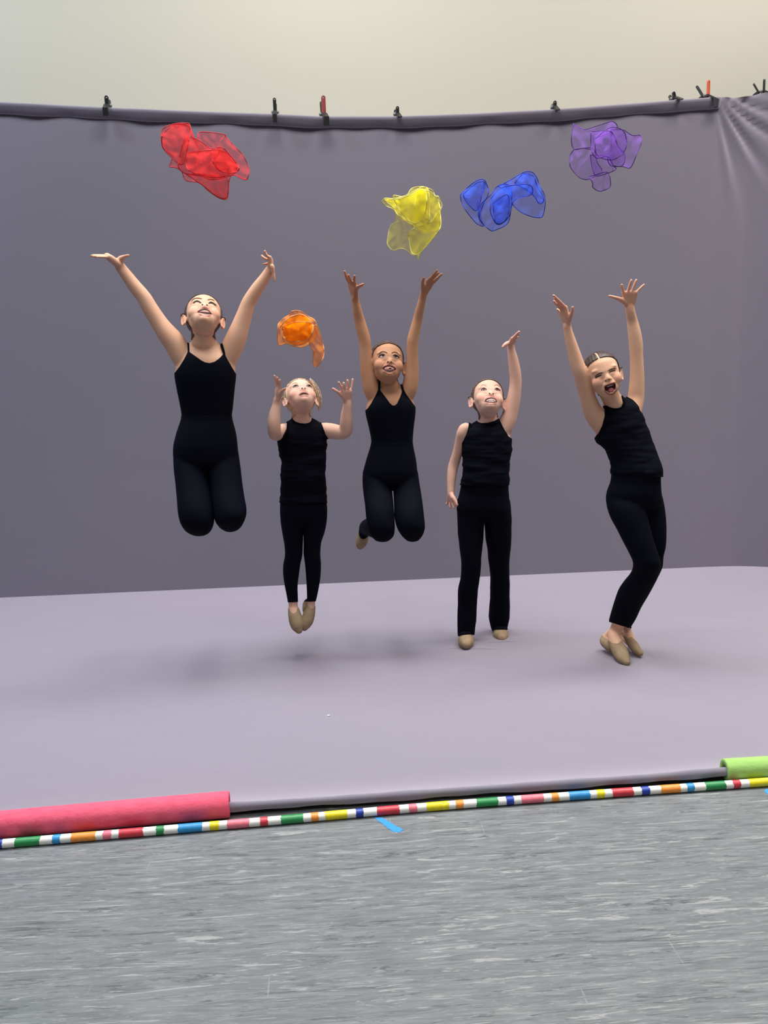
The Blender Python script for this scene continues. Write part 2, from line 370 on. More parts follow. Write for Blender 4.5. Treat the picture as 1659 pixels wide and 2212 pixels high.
def clamp(px, pytop, h_px, w_px, rotz, label, grip=None, spread=18, jawlen=.045, lean=0.0, name='spring_clamp'):
    top = P(px, pytop, YW); s = pxm(top); H = h_px/s; wd = w_px/s
    zr = float(ztop(top[0]))
    base = np.array([top[0], YW+.0, zr])
    o = thing(name, label, 'clamp', base, 'spring clamps along the backdrop rail')
    piv = .018                                         # pivot height above the rail
    hl = top[2]-zr-piv
    sp = math.radians(spread)
    def add(nm, V, Fc, m, lab=None):
        A = []
        for v in V:
            x, y, z = v; x, y = x*math.cos(rotz)-y*math.sin(rotz), x*math.sin(rotz)+y*math.cos(rotz)
            x, z = x*math.cos(lean)+z*math.sin(lean), -x*math.sin(lean)+z*math.cos(lean)
            A.append((base[0]+x, base[1]+y, base[2]+z))
        q = mesh_obj(nm, A, Fc, m, o, smooth=False)
        if lab: q['label'] = lab
        return q
    hl = max(hl, .03)
    for sgn in (-1, 1):
        V, Fc = bar((0, .012*sgn, piv-.006), (0, (-.012 if sgn < 0 else .012+math.tan(2*sp)*hl*.75), piv+hl*(1 if sgn < 0 else .8)), wd, .009)
        g = grip if (grip and sgn == -1) else None
        add('handle', V, Fc, g or M_clampk, ('%s handle' % ('orange' if g is M_orange else 'dull red')) if g else None)
    for sgn in (-1, 1):
        pts = [(0, .010*sgn, piv+.004), (0, .030*sgn, piv-.008), (0, .058*sgn if sgn < 0 else .045, -.008), (0, .056*sgn if sgn < 0 else .03, -jawlen)]
        V = []; wj = wd*.62
        for i, (x, y, z) in enumerate(pts):
            t = .0085 if i < 3 else .0065
            dx = .0
            V += [(-wj, y-t, z-dx), (wj, y-t, z), (wj, y+t, z), (-wj, y+t, z)]
        Fc = [(0, 3, 2, 1), (12, 13, 14, 15)]+[(4*j+i, 4*j+(i+1) % 4, 4*j+4+(i+1) % 4, 4*j+4+i) for j in range(3) for i in range(4)]
        add('jaw', V, Fc, M_clampk)
    V, Fc = tube3([(-wd*.75, 0, piv), (wd*.75, 0, piv)], [.0085, .0085], 14); add('pivot_pin', V, Fc, M_metal, 'grey metal pivot')
clamp(231, 208, 30, 8.5, 0, 'leftmost clamp, plain black, on the backdrop rail left of the red scarf')
clamp(593, 213, 30, 7, 0, 'black clamp with an eyelet tip on the rail left of the red handled clamp')
clamp(697, 208, 40, 9, .25, 'red handled spring clamp biting over the backdrop hem near the middle', grip=M_redgrip, jawlen=.05, spread=5)
clamp(857, 231, 22, 7, .2, 'short black clamp tip on the rail right of the red handled clamp', jawlen=.010)
clamp(1197, 228, 14, 7, .1, 'smallest black clamp tip on the rail, above the blue and purple scarves', jawlen=.010, spread=14)
clamp(1456, 205, 16, 7, .3, 'leaning black clamp tip beside the orange handled clamp', jawlen=.010, lean=-.25, spread=12)
clamp(1526, 174, 40, 9.5, .75, 'orange handled spring clamp over the hem near the right drape', grip=M_orange, jawlen=.05, spread=18)
clamp(1646, 172, 40, 7, .9, 'black V shaped spring clamp at the far right corner of the backdrop', spread=17, lean=0.0)

# ------------------------------------------------------------ scarves
def sheer(name, col, op, edge):
    m = bpy.data.materials.new(name); m.use_nodes = True; nt = m.node_tree; N = nt.nodes; L = nt.links; N.remove(N['Principled BSDF'])
    out = N['Material Output']; tr = N.new('ShaderNodeBsdfTransparent'); df = N.new('ShaderNodeBsdfDiffuse'); tl = N.new('ShaderNodeBsdfTranslucent')
    df.inputs[0].default_value = col; tl.inputs[0].default_value = col
    a = N.new('ShaderNodeMixShader'); a.inputs[0].default_value = .45; L.new(df.outputs[0], a.inputs[1]); L.new(tl.outputs[0], a.inputs[2])
    lw = N.new('ShaderNodeLayerWeight'); lw.inputs[0].default_value = .35
    mr = N.new('ShaderNodeMapRange'); mr.inputs[3].default_value = op; mr.inputs[4].default_value = edge; mr.inputs[1].default_value = .25; mr.inputs[2].default_value = 1.0; L.new(lw.outputs['Facing'], mr.inputs[0])
    b = N.new('ShaderNodeMixShader'); L.new(mr.outputs[0], b.inputs[0]); L.new(tr.outputs[0], b.inputs[1]); L.new(a.outputs[0], b.inputs[2]); L.new(b.outputs[0], out.inputs[0])
    return m
def scarf(label, col, hemcol, Y, petals, op=.4, edge=.9, hem_r=.0016, amp=.02, seed=0):
    m = sheer(label.split()[0]+' chiffon', lin(col), op, edge); mh = mat(label.split()[0]+' hem thread', lin(hemcol), .8)
    allp = np.array([q for pt in petals for q in pt[0]]); c0 = allp.mean(0)
    o = thing('juggling_scarf', label, 'scarf', P(c0[0], allp[:, 1].max(), Y), 'sheer scarves tossed in the air')
    sheets = []
    VV = []; FF = []
    for pi, (outl, dy, bulge, kk) in enumerate(petals):
        A = spline(np.array(outl+[outl[0]], float), 7)[:-1]; n = len(A); c = A.mean(0); rings = 16
        ph = pi*1.7+seed
        def pos(q, t, th):
            r = bulge*(1-t*t)+.018*t**2.6*math.sin(kk*th+ph)+.008*t**3.5*math.sin((2*kk+1)*th+ph*2)+.006*math.sin(q[0]*.21+q[1]*.09*(1 if pi % 2 else -1)+ph+1.4*math.sin(q[1]*.05+pi))
            nv = noise.fractal(Vector((q[0]/38+ph*3, q[1]/38, seed*7+pi)), 1.1, 2.1, 3)
            rg = 1-abs(noise.noise(Vector((q[0]/22+seed, q[1]/40+pi*5, ph))))*2
            return P(q[0], q[1], Y+dy-r+amp*nv+amp*.8*rg)
        b = len(VV)
        VV.append(pos(c, 0, 0))
        for k in range(1, rings+1):
            t = (k/rings)
            for i in range(n): VV.append(pos(c+(A[i]-c)*t, t, 2*math.pi*i/n))
        for i in range(n): FF.append((b, b+1+i, b+1+(i+1) % n))
        for k in range(rings-1):
            for i in range(n): FF.append((b+1+k*n+i, b+1+(k+1)*n+i, b+1+(k+1)*n+(i+1) % n, b+1+k*n+(i+1) % n))
        last = [VV[b+1+(rings-1)*n+i] for i in range(n)]
        sheets.append(last)
    mesh_obj('chiffon_square', VV, FF, m, o)
    for last in sheets:
        pts = np.array(last+[last[0]]); V, Fc = tube3(pts, np.full(len(pts), hem_r), 6, caps=False); mesh_obj('hem', V, Fc, mh, o)
    return o
Ysc = float(G(700, 1440)[1])
scarf('red sheer scarf crumpled in the air above the tallest jumping girl', (244, 62, 60), (196, 50, 58), Ysc, [
 ([(348,292),(352,278),(375,268),(403,266),(411,272),(412,290),(425,300),(433,285),(482,290),(488,296),(505,315),(525,335),(538,365),(535,385),(527,388),(505,378),(495,390),(492,425),(486,431),(470,426),(450,412),(430,395),(402,390),(392,370),(378,362),(366,360),(371,345),(370,335),(352,320)], .03, .02, 5),
 ([(388,340),(400,300),(425,300),(455,320),(480,325),(500,345),(515,365),(500,378),(480,385),(455,388),(430,380),(400,375),(385,360)], 0, .03, 4),
 ([(405,330),(450,325),(490,330),(512,362),(480,382),(440,380),(405,365)], -.03, .03, 3),
 ([(400,375),(450,378),(490,385),(491,425),(470,425),(440,402)], -.01, .02, 3),
 ([(350,292),(375,270),(409,274),(405,320),(395,355),(375,345),(352,318)], .01, .02, 3),
 ([(455,330),(478,318),(505,345),(516,367),(490,374),(465,360)], -.05, .02, 3)], op=.46, edge=.85, amp=.018, seed=1)
scarf('orange sheer scarf balled up with a trailing tail above the blonde girl', (252, 152, 6), (226, 165, 115), Ysc-.05, [
 ([(601,700),(612,688),(625,680),(632,672),(648,672),(665,683),(678,690),(684,703),(683,728),(665,745),(650,750),(635,748),(620,742),(603,745),(599,725)], .03, .03, 4),
 ([(612,700),(625,685),(650,680),(668,692),(672,715),(665,735),(650,745),(630,742),(615,725)], 0, .03, 4),
 ([(606,706),(622,688),(650,679),(672,694),(676,716),(664,738),(640,746),(614,738)], -.03, .03, 3),
 ([(610,705),(640,695),(675,700),(668,730),(640,738),(614,730)], -.05, .03, 5),
 ([(668,715),(684,703),(697,742),(700,760),(696,778),(683,793),(676,782),(677,760),(668,742)], .0, .01, 2)], op=.6, edge=.92, amp=.016, seed=2)
scarf('yellow sheer scarf floating open between the two raised hands near centre', (238, 226, 16), (226, 220, 130), Ysc, [
 ([(825,435),(833,428),(848,429),(851,422),(870,425),(880,420),(890,407),(910,403),(922,406),(934,411),(940,423),(947,425),(955,443),(951,457),(953,485),(945,503),(925,527),(915,538),(905,553),(903,561),(899,550),(892,551),(870,537),(850,541),(838,530),(837,518),(843,490),(855,477),(852,455),(835,445)], .03, .02, 4),
 ([(832,432),(848,430),(880,421),(910,405),(925,410),(928,450),(925,480),(900,490),(880,480),(860,465),(850,450)], -.0, .04, 3),
 ([(852,432),(885,422),(912,408),(922,430),(915,470),(893,482),(868,460)], -.04, .03, 3),
 ([(895,492),(930,480),(948,455),(952,485),(945,503),(925,527),(905,548),(890,546),(884,520),(882,505)], -.02, .02, 3),
 ([(900,410),(930,415),(950,445),(948,490),(920,500),(895,480)], -.01, .02, 4)], op=.42, edge=.8, amp=.012, seed=3)
scarf('blue sheer scarf stretched in an arch between yellow and purple scarves', (66, 112, 250), (38, 62, 170), Ysc+.05, [
 ([(994,422),(1010,405),(1030,390),(1045,388),(1052,400),(1056,415),(1045,440),(1035,470),(1045,488),(1030,483),(1010,460),(998,440)], .02, .02, 3),
 ([(1040,440),(1060,420),(1075,402),(1095,398),(1105,410),(1105,440),(1100,475),(1090,488),(1070,497),(1060,498),(1045,485),(1033,465)], 0, .04, 3),
 ([(1075,402),(1095,393),(1120,378),(1135,371),(1150,372),(1160,385),(1165,400),(1175,418),(1178,440),(1172,467),(1160,470),(1145,467),(1125,458),(1108,442),(1100,420)], .02, .02, 4),
 ([(1060,430),(1080,408),(1110,400),(1145,400),(1148,420),(1112,432),(1098,470),(1075,485),(1060,460)], -.03, .03, 3),
 ([(1065,440),(1095,420),(1100,450),(1090,478),(1070,480)], -.05, .02, 3),
 ([(1112,395),(1130,376),(1152,380),(1160,400),(1175,430),(1165,440),(1150,420)], -.0, .02, 4),
 ([(1000,420),(1030,395),(1048,396),(1040,425),(1030,455),(1010,440)], .0, .02, 4)], op=.42, edge=.8, amp=.013, seed=4)
scarf('purple sheer scarf opening like petals at upper right, highest of the scarves', (158, 96, 222), (84, 60, 122), Ysc, [
 ([(1239,267),(1260,279),(1275,277),(1310,265),(1325,263),(1333,275),(1310,290),(1285,300),(1280,322),(1260,320),(1240,322),(1234,300)], .03, .01, 2),
 ([(1240,323),(1280,320),(1290,350),(1300,370),(1278,385),(1265,388),(1250,382),(1232,360),(1232,335)], .02, .02, 2),
 ([(1272,382),(1306,372),(1316,378),(1319,400),(1312,408),(1295,413),(1281,405),(1280,395)], .0, .015, 2),
 ([(1276,285),(1310,282),(1325,290),(1335,315),(1350,335),(1345,357),(1325,357),(1312,338),(1290,342),(1278,325)], -.03, .03, 3),
 ([(1320,280),(1345,280),(1365,292),(1382,292),(1386,307),(1375,335),(1362,362),(1345,360),(1320,358),(1312,340),(1320,320)], .0, .03, 3),
 ([(1275,335),(1312,338),(1325,357),(1330,366),(1310,375),(1285,378)], .01, .01, 3),
 ([(1285,300),(1320,275),(1348,285),(1352,320),(1325,345),(1290,335)], -.04, .02, 3)], op=.36, edge=.8, amp=.012, seed=5)
# ------------------------------------------------------------ people
def ring_loft(sec, Y, seg=5, n=28, pw=2.0):
    """sec: (lx, ly, rx, ry, depth ratio, dy) edges in the photo, made into a closed body of elliptic rings"""
    A = spline(np.array([s if len(s) == 6 else (*s, .7, 0) for s in sec], float), seg)
    th = np.linspace(0, 2*math.pi, n, endpoint=False); V = []; rings = []
    for lx, ly, rx, ry, q, dy in A:
        a, b = P(lx, ly, Y+dy), P(rx, ry, Y+dy); c = (a+b)/2; h = (b-a)/2; rings.append((c, h, np.linalg.norm(h)*q))
    def cap(c0, c1): return c0[0]+(c0[0]-c1[0])/max(np.linalg.norm(c0[0]-c1[0]), 1e-6)*np.linalg.norm(c0[1])*.25
    for c, h, dp in rings:
        for t in th: V.append(c+h*np.sign(math.cos(t))*abs(math.cos(t))**(2/pw)+np.array([0, 1, 0])*dp*np.sign(math.sin(t))*abs(math.sin(t))**(2/pw))
    Fc = [(j*n+i, j*n+(i+1) % n, (j+1)*n+(i+1) % n, (j+1)*n+i) for j in range(len(rings)-1) for i in range(n)]
    V += [cap(rings[0], rings[1]), cap(rings[-1], rings[-2])]; q = len(V)-2; b = (len(rings)-1)*n
    for i in range(n): Fc += [(q, (i+1) % n, i), (q+1, b+i, b+(i+1) % n)]
    return V, Fc
def limb(pts, Y, seg=5, n=18):
    """pts: (px, py, dy, r px)"""
    A = np.array(pts, float); X = [P(a[0], a[1], Y+a[2]) for a in A]; R = [a[3]/pxm(x) for a, x in zip(A, X)]
    return tube3(X, R, n, seg=seg)
_sph = None
def ellip(c, r, M=None):
    u, v = 24, 14; V = []
    for j in range(1, v):
        for i in range(u):
            p = math.pi*j/v; t = 2*math.pi*i/u; V.append(np.array([math.sin(p)*math.cos(t)*r[0], math.cos(p)*r[1], math.sin(p)*math.sin(t)*r[2]]))
    V += [np.array([0, r[1], 0]), np.array([0, -r[1], 0])]
    if M is not None: V = [M@x for x in V]
    V = [x+np.array(c) for x in V]
    Fc = [(j*u+i, j*u+(i+1) % u, (j+1)*u+(i+1) % u, (j+1)*u+i) for j in range(v-2) for i in range(u)]
    a = len(V)-2
    for i in range(u): Fc += [(a, (i+1) % u, i), (a+1, (v-2)*u+i, (v-2)*u+(i+1) % u)]
    return V, Fc
def rotm(y, p, r):
    cy, sy = math.cos(y), math.sin(y); cp, sp = math.cos(p), math.sin(p); cr, sr = math.cos(r), math.sin(r)
    return np.array([[cr, -sr, 0], [sr, cr, 0], [0, 0, 1]])@np.array([[1, 0, 0], [0, cp, sp], [0, -sp, cp]])@np.array([[cy, 0, sy], [0, 1, 0], [-sy, 0, cy]])
CAMR = np.array([R_, U_, -d_]).T
def polyf(pts):
    """signed distance (px, + inside) to a polygon given in photo coordinates"""
    A = np.array(pts, float); B = np.roll(A, -1, 0)
    def f(x, y):
        d = np.full(len(x), 1e9); ins = np.zeros(len(x), bool)
        for (ax, ay), (bx, by) in zip(A, B):
            ex, ey = bx-ax, by-ay; t = np.clip(((x-ax)*ex+(y-ay)*ey)/(ex*ex+ey*ey+1e-9), 0, 1)
            d = np.minimum(d, np.hypot(x-ax-t*ex, y-ay-t*ey))
            c = ((ay > y) != (by > y)); xi = ax+(y-ay)*ex/np.where(abs(ey) < 1e-9, 1e-9, ey); ins ^= c & (x < xi)
        return np.where(ins, d, -d)
    return f
def clipmesh(V, T, Fv, Nn, off):
    """the part of the triangle mesh where Fv > 0, pushed out by off along the normals, with a turned-in rim"""
    s = Fv > 0; cnt = s[T].sum(1); keep = T[cnt == 3]; mix = T[(cnt > 0) & (cnt < 3)]
    used = np.zeros(len(V), bool); used[keep.ravel()] = True; used[mix.ravel()] |= s[mix.ravel()]
    idx = -np.ones(len(V), int); idx[used] = np.arange(used.sum())
    NV = list(V[used]+Nn[used]*off[used, None]); INN = {}
    F3 = [tuple(t) for t in idx[keep]]; cache = {}; 
    def cut(a, b):
        k = (min(a, b), max(a, b))
        if k not in cache:
            t = Fv[a]/(Fv[a]-Fv[b]); t = min(max(t, .02), .98); p = V[a]+(V[b]-V[a])*t; nn = Nn[a]+(Nn[b]-Nn[a])*t; nn = nn/(np.linalg.norm(nn)+1e-9); o = off[a]+(off[b]-off[a])*t
            cache[k] = len(NV); NV.append(p+nn*o); INN[cache[k]] = p-nn*.0006
        return cache[k]
    rim = []
    for t in mix:
        ins = [x for x in t if s[x]]
        k = [i for i in range(3) if s[t[i]]]
        if len(k) == 1:
            a, b, c = t[k[0]], t[(k[0]+1) % 3], t[(k[0]+2) % 3]; p, q = cut(a, b), cut(a, c); F3.append((idx[a], p, q)); rim.append((p, q))
        else:
            o = [i for i in range(3) if not s[t[i]]][0]; a, b, c = t[o], t[(o+1) % 3], t[(o+2) % 3]
            p, q = cut(b, a), cut(c, a); F3 += [(idx[b], idx[c], q), (idx[b], q, p)]; rim.append((q, p))
    inner = {}
    for k in INN: inner[k] = len(NV); NV.append(INN[k])
    for p, q in rim: F3 += [(q, p, inner[p]), (q, inner[p], inner[q])]
    return np.array(NV), np.array(F3)
def normals(V, T):
    n = np.cross(V[T[:, 1]]-V[T[:, 0]], V[T[:, 2]]-V[T[:, 0]]); N = np.zeros_like(V)
    for k in range(3):
        for c in range(3): N[:, c] += np.bincount(T[:, k], n[:, c], len(V))
    return N/(np.linalg.norm(N, axis=1)[:, None]+1e-12)
def neigh_mean(V, E):
    S = np.zeros_like(V); d = np.bincount(E[:, 0], minlength=len(V))+np.bincount(E[:, 1], minlength=len(V))
    for c in range(3): S[:, c] = np.bincount(E[:, 0], V[E[:, 1], c], len(V))+np.bincount(E[:, 1], V[E[:, 0], c], len(V))
    return S/np.maximum(d, 1)[:, None]
VOX = .0029
def hand(prims, Y, Wr, knk, tips, thumb, rf, bend=0.0, rp=None, hp=None):
    """Wr wrist (x,y,dy); knk = index and little knuckle; tips = 4 finger tips; thumb = root, joint, tip; pixels"""
    rp = rp or rf*1.55
    k0, k1 = np.array(knk[0], float), np.array(knk[1], float)
    for i, tp in enumerate(tips):
        k = k0+(k1-k0)*i/3; tp = np.array(tp, float)
        w0 = np.array(Wr, float)+(k-(k0+k1)/2)*.45
        prims.append(limb([(*w0, rp*1.1), (*(w0*.5+k*.5), rp*1.08), (*k, rp*.9)], Y, 3, 12))
        ln = np.linalg.norm(tp[:2]-k[:2]); m = k*.5+tp*.5; dv = tp-k; perp = np.array([-dv[1], dv[0], 0]); perp /= np.linalg.norm(perp)+1e-6
        b = bend*ln*.14; m = m+perp*b
        sc_ = (1, 1.04, 1, .9)[i]
        prims.append(limb([(*k, rf*1.12*sc_), (*(k*.5+m*.5+perp*b*.3), rf*1.0*sc_), (*m, rf*1.0*sc_), (*(m*.5+tp*.5+perp*b*.2), rf*.95*sc_), (*(tp-dv/(np.linalg.norm(dv)+1e-6)*rf*.5), rf*.85*sc_)], Y, 3, 12))
        if hp is not None: hp += [k[:2], m[:2], tp[:2]]
    a, b, c = [np.array(t, float) for t in thumb]
    prims.append(limb([(*(np.array(Wr)*.6+a*.4), rp), (*a, rp*1.05), (*b, rf*1.15), (*(b*.5+c*.5), rf*1.08), (*c, rf*.85)], Y, 3, 12))
    if hp is not None: hp += [a[:2], b[:2], c[:2], np.array(Wr[:2])]

def surf(bvh, px, py, lift=0.0):
    v = ray(px, py); v = v/np.linalg.norm(v); h = bvh.ray_cast(Vector(O_), Vector(v))
    if h[0] is None: return None
    return np.array(h[0])+np.array(h[1])*lift
def lens_patch(name, bvh, top, bot, m, parent, lift=.0006, dome=.0006, nu=26, nv=7):
    """patch on the surface between an upper and a lower line that share their ends"""
    T = spline(np.array(top, float), 8); B = spline(np.array(bot, float), 8)
    def samp(A, t):
        d = np.r_[0, np.cumsum(np.hypot(*np.diff(A, axis=0).T))]; d /= d[-1]; return np.array([np.interp(t, d, A[:, 0]), np.interp(t, d, A[:, 1])])
    V = []; last = None
    for j in range(nu):
        t = j/(nu-1); a, b = samp(T, t), samp(B, t)
        for i in range(nv):
            s = i/(nv-1); q = a+(b-a)*s; p = surf(bvh, q[0], q[1], lift+dome*4*s*(1-s)*min(1, 4*t*(1-t)*1.5))
            if p is None: p = last
            last = p; V.append(p if p is not None else P(q[0], q[1], 3.5))
    Fc = [(j*nv+i, j*nv+i+1, (j+1)*nv+i+1, (j+1)*nv+i) for j in range(nu-1) for i in range(nv-1)]
    return mesh_obj(name, V, Fc, m, parent)
def stroke(name, bvh, pts, wpx, m, parent, lift=.0007):
    """thin tapered line lying on the surface"""
    A = spline(np.array(pts, float), 6); T = np.gradient(A, axis=0); T /= np.linalg.norm(T, axis=1)[:, None]+1e-9; Nn = np.c_[-T[:, 1], T[:, 0]]
    k = np.linspace(0, 1, len(A)); w = wpx/2*np.sqrt(np.clip(np.minimum(k, 1-k)*5, .08, 1))
    up = A+Nn*w[:, None]; dn = A-Nn*w[:, None]
    V = []; last = None
    for a, b in zip(up, dn):
        for s, e in ((0, 0), (.33, 1), (.66, 1), (1, 0)):
            q = a+(b-a)*s; p = surf(bvh, q[0], q[1], lift+.0006*e)
            if p is None: p = last
            last = p; V.append(p if p is not None else P(q[0], q[1], 3.5))
    Fc = [(j*4+i, j*4+i+1, (j+1)*4+i+1, (j+1)*4+i) for j in range(len(A)-1) for i in range(3)]
    return mesh_obj(name, V, Fc, m, parent)
def disc(name, bvh, cx, cy, rx, ry, m, parent, lift=.0009, ang=0):
    if name == 'nostril': rx, ry = rx*.8, ry*.8
    V = [surf(bvh, cx, cy, lift+.0005)]; n = 14
    for k in (.5, 1):
        for i in range(n):
            t = 2*math.pi*i/n; x, y = rx*k*math.cos(t), ry*k*math.sin(t); V.append(surf(bvh, cx+x*math.cos(ang)-y*math.sin(ang), cy+x*math.sin(ang)+y*math.cos(ang), lift+.0004*(1-k)))
    if any(v is None for v in V): return None
    Fc = [(0, 1+i, 1+(i+1) % n) for i in range(n)]+[(1+i, 1+n+i, 1+n+(i+1) % n, 1+(i+1) % n) for i in range(n)]
    return mesh_obj(name, V, Fc, m, parent)

def skin(name, c, tint): return mat(name, lin(c), .65, .18, tint=lin(tint), sss=.25, bump=((500, 500, 500), .12, .0005), var=((9, 9, 9), tuple(np.array(lin(c)[:3])*np.array([.94, .90, .88]))))
def hairm(name, c): return mat(name, lin(c), .42, .45, bump=((260, 30, 260), .8, .003), var=((90, 12, 90), tuple(np.array(lin(c)[:3])*1.9)))

def build_kid(K):
    Y = K['Y']; lab = K['label']
    root = thing('person', lab, 'person', K['base'])
    prims = []; hp = []
    for s in K['torso']: prims.append(ring_loft(s, Y, pw=2.25))
    for s in K.get('loft', []): prims.append(ring_loft(s, Y, n=24))
    for s in K['limbs']: prims.append(limb(s, Y))
    for h in K['hands']: hand(prims, Y, hp=hp, rf=K.get('rf', 3.15), **h)
    # head
    hx, hy, hs, (ya, pi_, ro) = K['head']; hc = P(hx, hy, Y+K.get('headdy', 0)); fz = (O_-hc)/np.linalg.norm(O_-hc)
    fx = R_-fz*(R_@fz); fx /= np.linalg.norm(fx); RW = np.array([fx, np.cross(fz, fx), fz]).T@rotm(*[math.radians(a) for a in (ya, pi_, ro)])
    u = hs/pxm(hc)          # metres per head unit
    def HL(p): return hc+RW@(np.array(p, float)*u)
    def he(c, r, M=None): 
        MM = RW if M is None else RW@M
        prims.append(ellip(HL(c), tuple(np.array(r)*u), MM))
    he((0, 2.9, -1.2), (7.0, 7.2, 8.6)); he((0, .8, .6), (6.5, 7.4, 7.0)); he((0, -3.4, 1.6), (5.35, 5.6, 5.5)); he((0, -5.4, 3.0), (4.2, 3.6, 4.3))
    he((0, -7.3, 5.3), (1.9, 1.5, 1.7)); jw = K.get('jaw', 0)
    for s in (-1, 1):
        he((s*2.9, -2.7, 4.0), (3.2, 3.0, 2.6)); he((s*2.4, 1.9, 5.0), (2.8, 1.0, 1.9)); he((s*.85, -2.75, 6.9), (.8, .6, .9)); he((s*3.0, -4.0, 3.1), (2.3, 2.9, 2.8))
        E = rotm(math.radians(-20*s), 0, math.radians(-8*s))
        he((s*7.1, -1.2, -1.0), (.5, 2.4, 1.4), E)
        ear = [HL(np.array((s*7.2, -1.2, -1.0))+E@np.array((s*.3, 2.45*math.cos(t), -1.45*math.sin(t)))) for t in np.linspace(-.5, 3.5, 12)]
        prims.append(tube3(ear, np.full(12, .5*u), 10)); prims.append(ellip(HL((s*6.95, -3.4, -.4)), (.45*u, .7*u, .55*u), RW))
    prims.append(tube3([HL((0, 1.2, 5.9)), HL((0, -.6, 6.6)), HL((0, -1.9, 7.2)), HL((0, -2.6, 7.35))], np.array([.8, .85, .95, 1.0])*u, 12, seg=3))
    he((0, -4.7, 5.7), (2.8, 2.4, 1.9))
    nb = K['neck']; nk = P(nb[0], nb[1], Y+nb[2])
    prims.append(tube3([nk, (nk+HL((0, -3.6, -2.2)))/2, HL((0, -3.0, -2.2)), HL((0, -1, -2))], np.array([nb[3]/hs*1.06, nb[3]/hs*.97, nb[3]/hs, nb[3]/hs*.95])*u, 20, seg=4))
    VV = []; FF = []
    for V, Fc in prims:
        b = len(VV); VV += list(V); FF += [tuple(i+b for i in f) for f in Fc]
    o = mesh_obj('body', VV, FF)
    md = o.modifiers.new('r', 'REMESH'); md.mode = 'VOXEL'; md.voxel_size = VOX; md.adaptivity = 0
    dg = bpy.context.evaluated_depsgraph_get(); me = bpy.data.meshes.new_from_object(o.evaluated_get(dg))
    old = o.data; bpy.data.objects.remove(o); bpy.data.meshes.remove(old)
    nv = len(me.vertices); V = np.empty(nv*3, np.float32); me.vertices.foreach_get('co', V); V = V.reshape(-1, 3).astype(float)
    ne = len(me.edges); E = np.empty(ne*2, np.int32); me.edges.foreach_get('vertices', E); E = E.reshape(-1, 2)
    me.calc_loop_triangles(); nt_ = len(me.loop_triangles); T = np.empty(nt_*3, np.int32); me.loop_triangles.foreach_get('vertices', T); T = T.reshape(-1, 3)
    Q = None
    if len(me.loops) == 4*len(me.polygons):
        Q = np.empty(len(me.loops), np.int32); me.loops.foreach_get('vertex_index', Q); Q = Q.reshape(-1, 4)
    bpy.data.meshes.remove(me)
    # smoothing: strong on the body, light on hands and face
    px, py = proj(V); hpA = np.array(hp); dmin = np.full(nv, 1e9)
    for q in hpA: dmin = np.minimum(dmin, np.hypot(px-q[0], py-q[1]))
    HLc = (V-hc)@RW/u
    inhead = (np.abs(HLc[:, 0]) < 9.5) & (HLc[:, 1] > -9) & (HLc[:, 1] < 11) & (np.abs(HLc[:, 2]) < 11)
    wgt = np.where(dmin < 9, .1, np.where(dmin < 18, .1+.9*(dmin-9)/9, 1.0))
    wgt = np.where(inhead, np.minimum(wgt, np.where(HLc[:, 2] > 2.2, .42, .3)), wgt)
    for it in range(14): V = V+(neigh_mean(V, E)-V)*(wgt*.5)[:, None]
    for it in range(3):
        V = V+(neigh_mean(V, E)-V)*.5; V = V-(neigh_mean(V, E)-V)*.53
    px, py = proj(V)
    bvh0 = BVHTree.FromPolygons([tuple(v) for v in V[:]], [tuple(map(int, t)) for t in T]) if False else None
    fw = RW@np.array([0, 0, 1.0]); camd = (O_-hc)/np.linalg.norm(O_-hc)
    front = inhead & (HLc[:, 2] > 2.0)
    tint = np.zeros(nv)
    HLc = (V-hc)@RW/u
    for s in (-1, 1):
        tint += .42*np.exp(-((HLc[:, 0]-s*3.9)**2/3.2+(HLc[:, 1]+2.6)**2/2.6+(HLc[:, 2]-5)**2/8))
        tint += .2*np.exp(-((HLc[:, 0]-s*7.6)**2/1.5+(HLc[:, 1]+1.2)**2/7+(HLc[:, 2]+1)**2/4))
    tint += .25*np.exp(-(HLc[:, 0]**2/1.6+(HLc[:, 1]+2.7)**2/1.2+(HLc[:, 2]-8.6)**2/3))
    tint += np.where(dmin < 12, .18, 0)*K.get('handtint', 1)
    # eye sockets and mouth opening pushed in
    fc = K['face']; push = np.zeros(nv)
    sub0 = np.where(inhead & ~(dmin < 3))[0]
    msk = np.zeros(nv, bool); msk[sub0] = True; Ts = T[msk[T].all(1)]
    bvh_a = BVHTree.FromPolygons([tuple(v) for v in V], [tuple(map(int, t)) for t in Ts])
    for ex, ey in fc['eyes_c']:
        g = np.exp(-(((px-ex)/(hs*1.35))**2+((py-ey)/(hs*.75))**2)); push += np.where(front, g, 0)*.0026
    if fc['mouth'][2] > 0:
        md_ = polyf(fc['mouth'][0]+fc['mouth'][1][::-1])(px, py)
        push += np.where(front, np.clip(md_/2.2, 0, 1), 0)*fc['mouth'][2]
        tint += np.where(front, np.exp(-(np.maximum(-md_, 0)/2.6)**2)*.35, 0)
    Vp = V-camd[None, :]*push[:, None]
    V = Vp; V[:, 2] = np.maximum(V[:, 2], .0060)
    bvh = BVHTree.FromPolygons([tuple(v) for v in V], [tuple(map(int, t)) for t in Ts])
    body = fast_mesh('body', V, Q if Q is not None else T, K['skin'], root)
    at = body.data.attributes.new('tint', 'FLOAT', 'POINT'); at.data.foreach_set('value', np.clip(tint, 0, 1).astype(np.float32))
    Nn = normals(V, T); dyv = V[:, 1]-Y
    # garments
    armd = np.full(nv, 1.0)
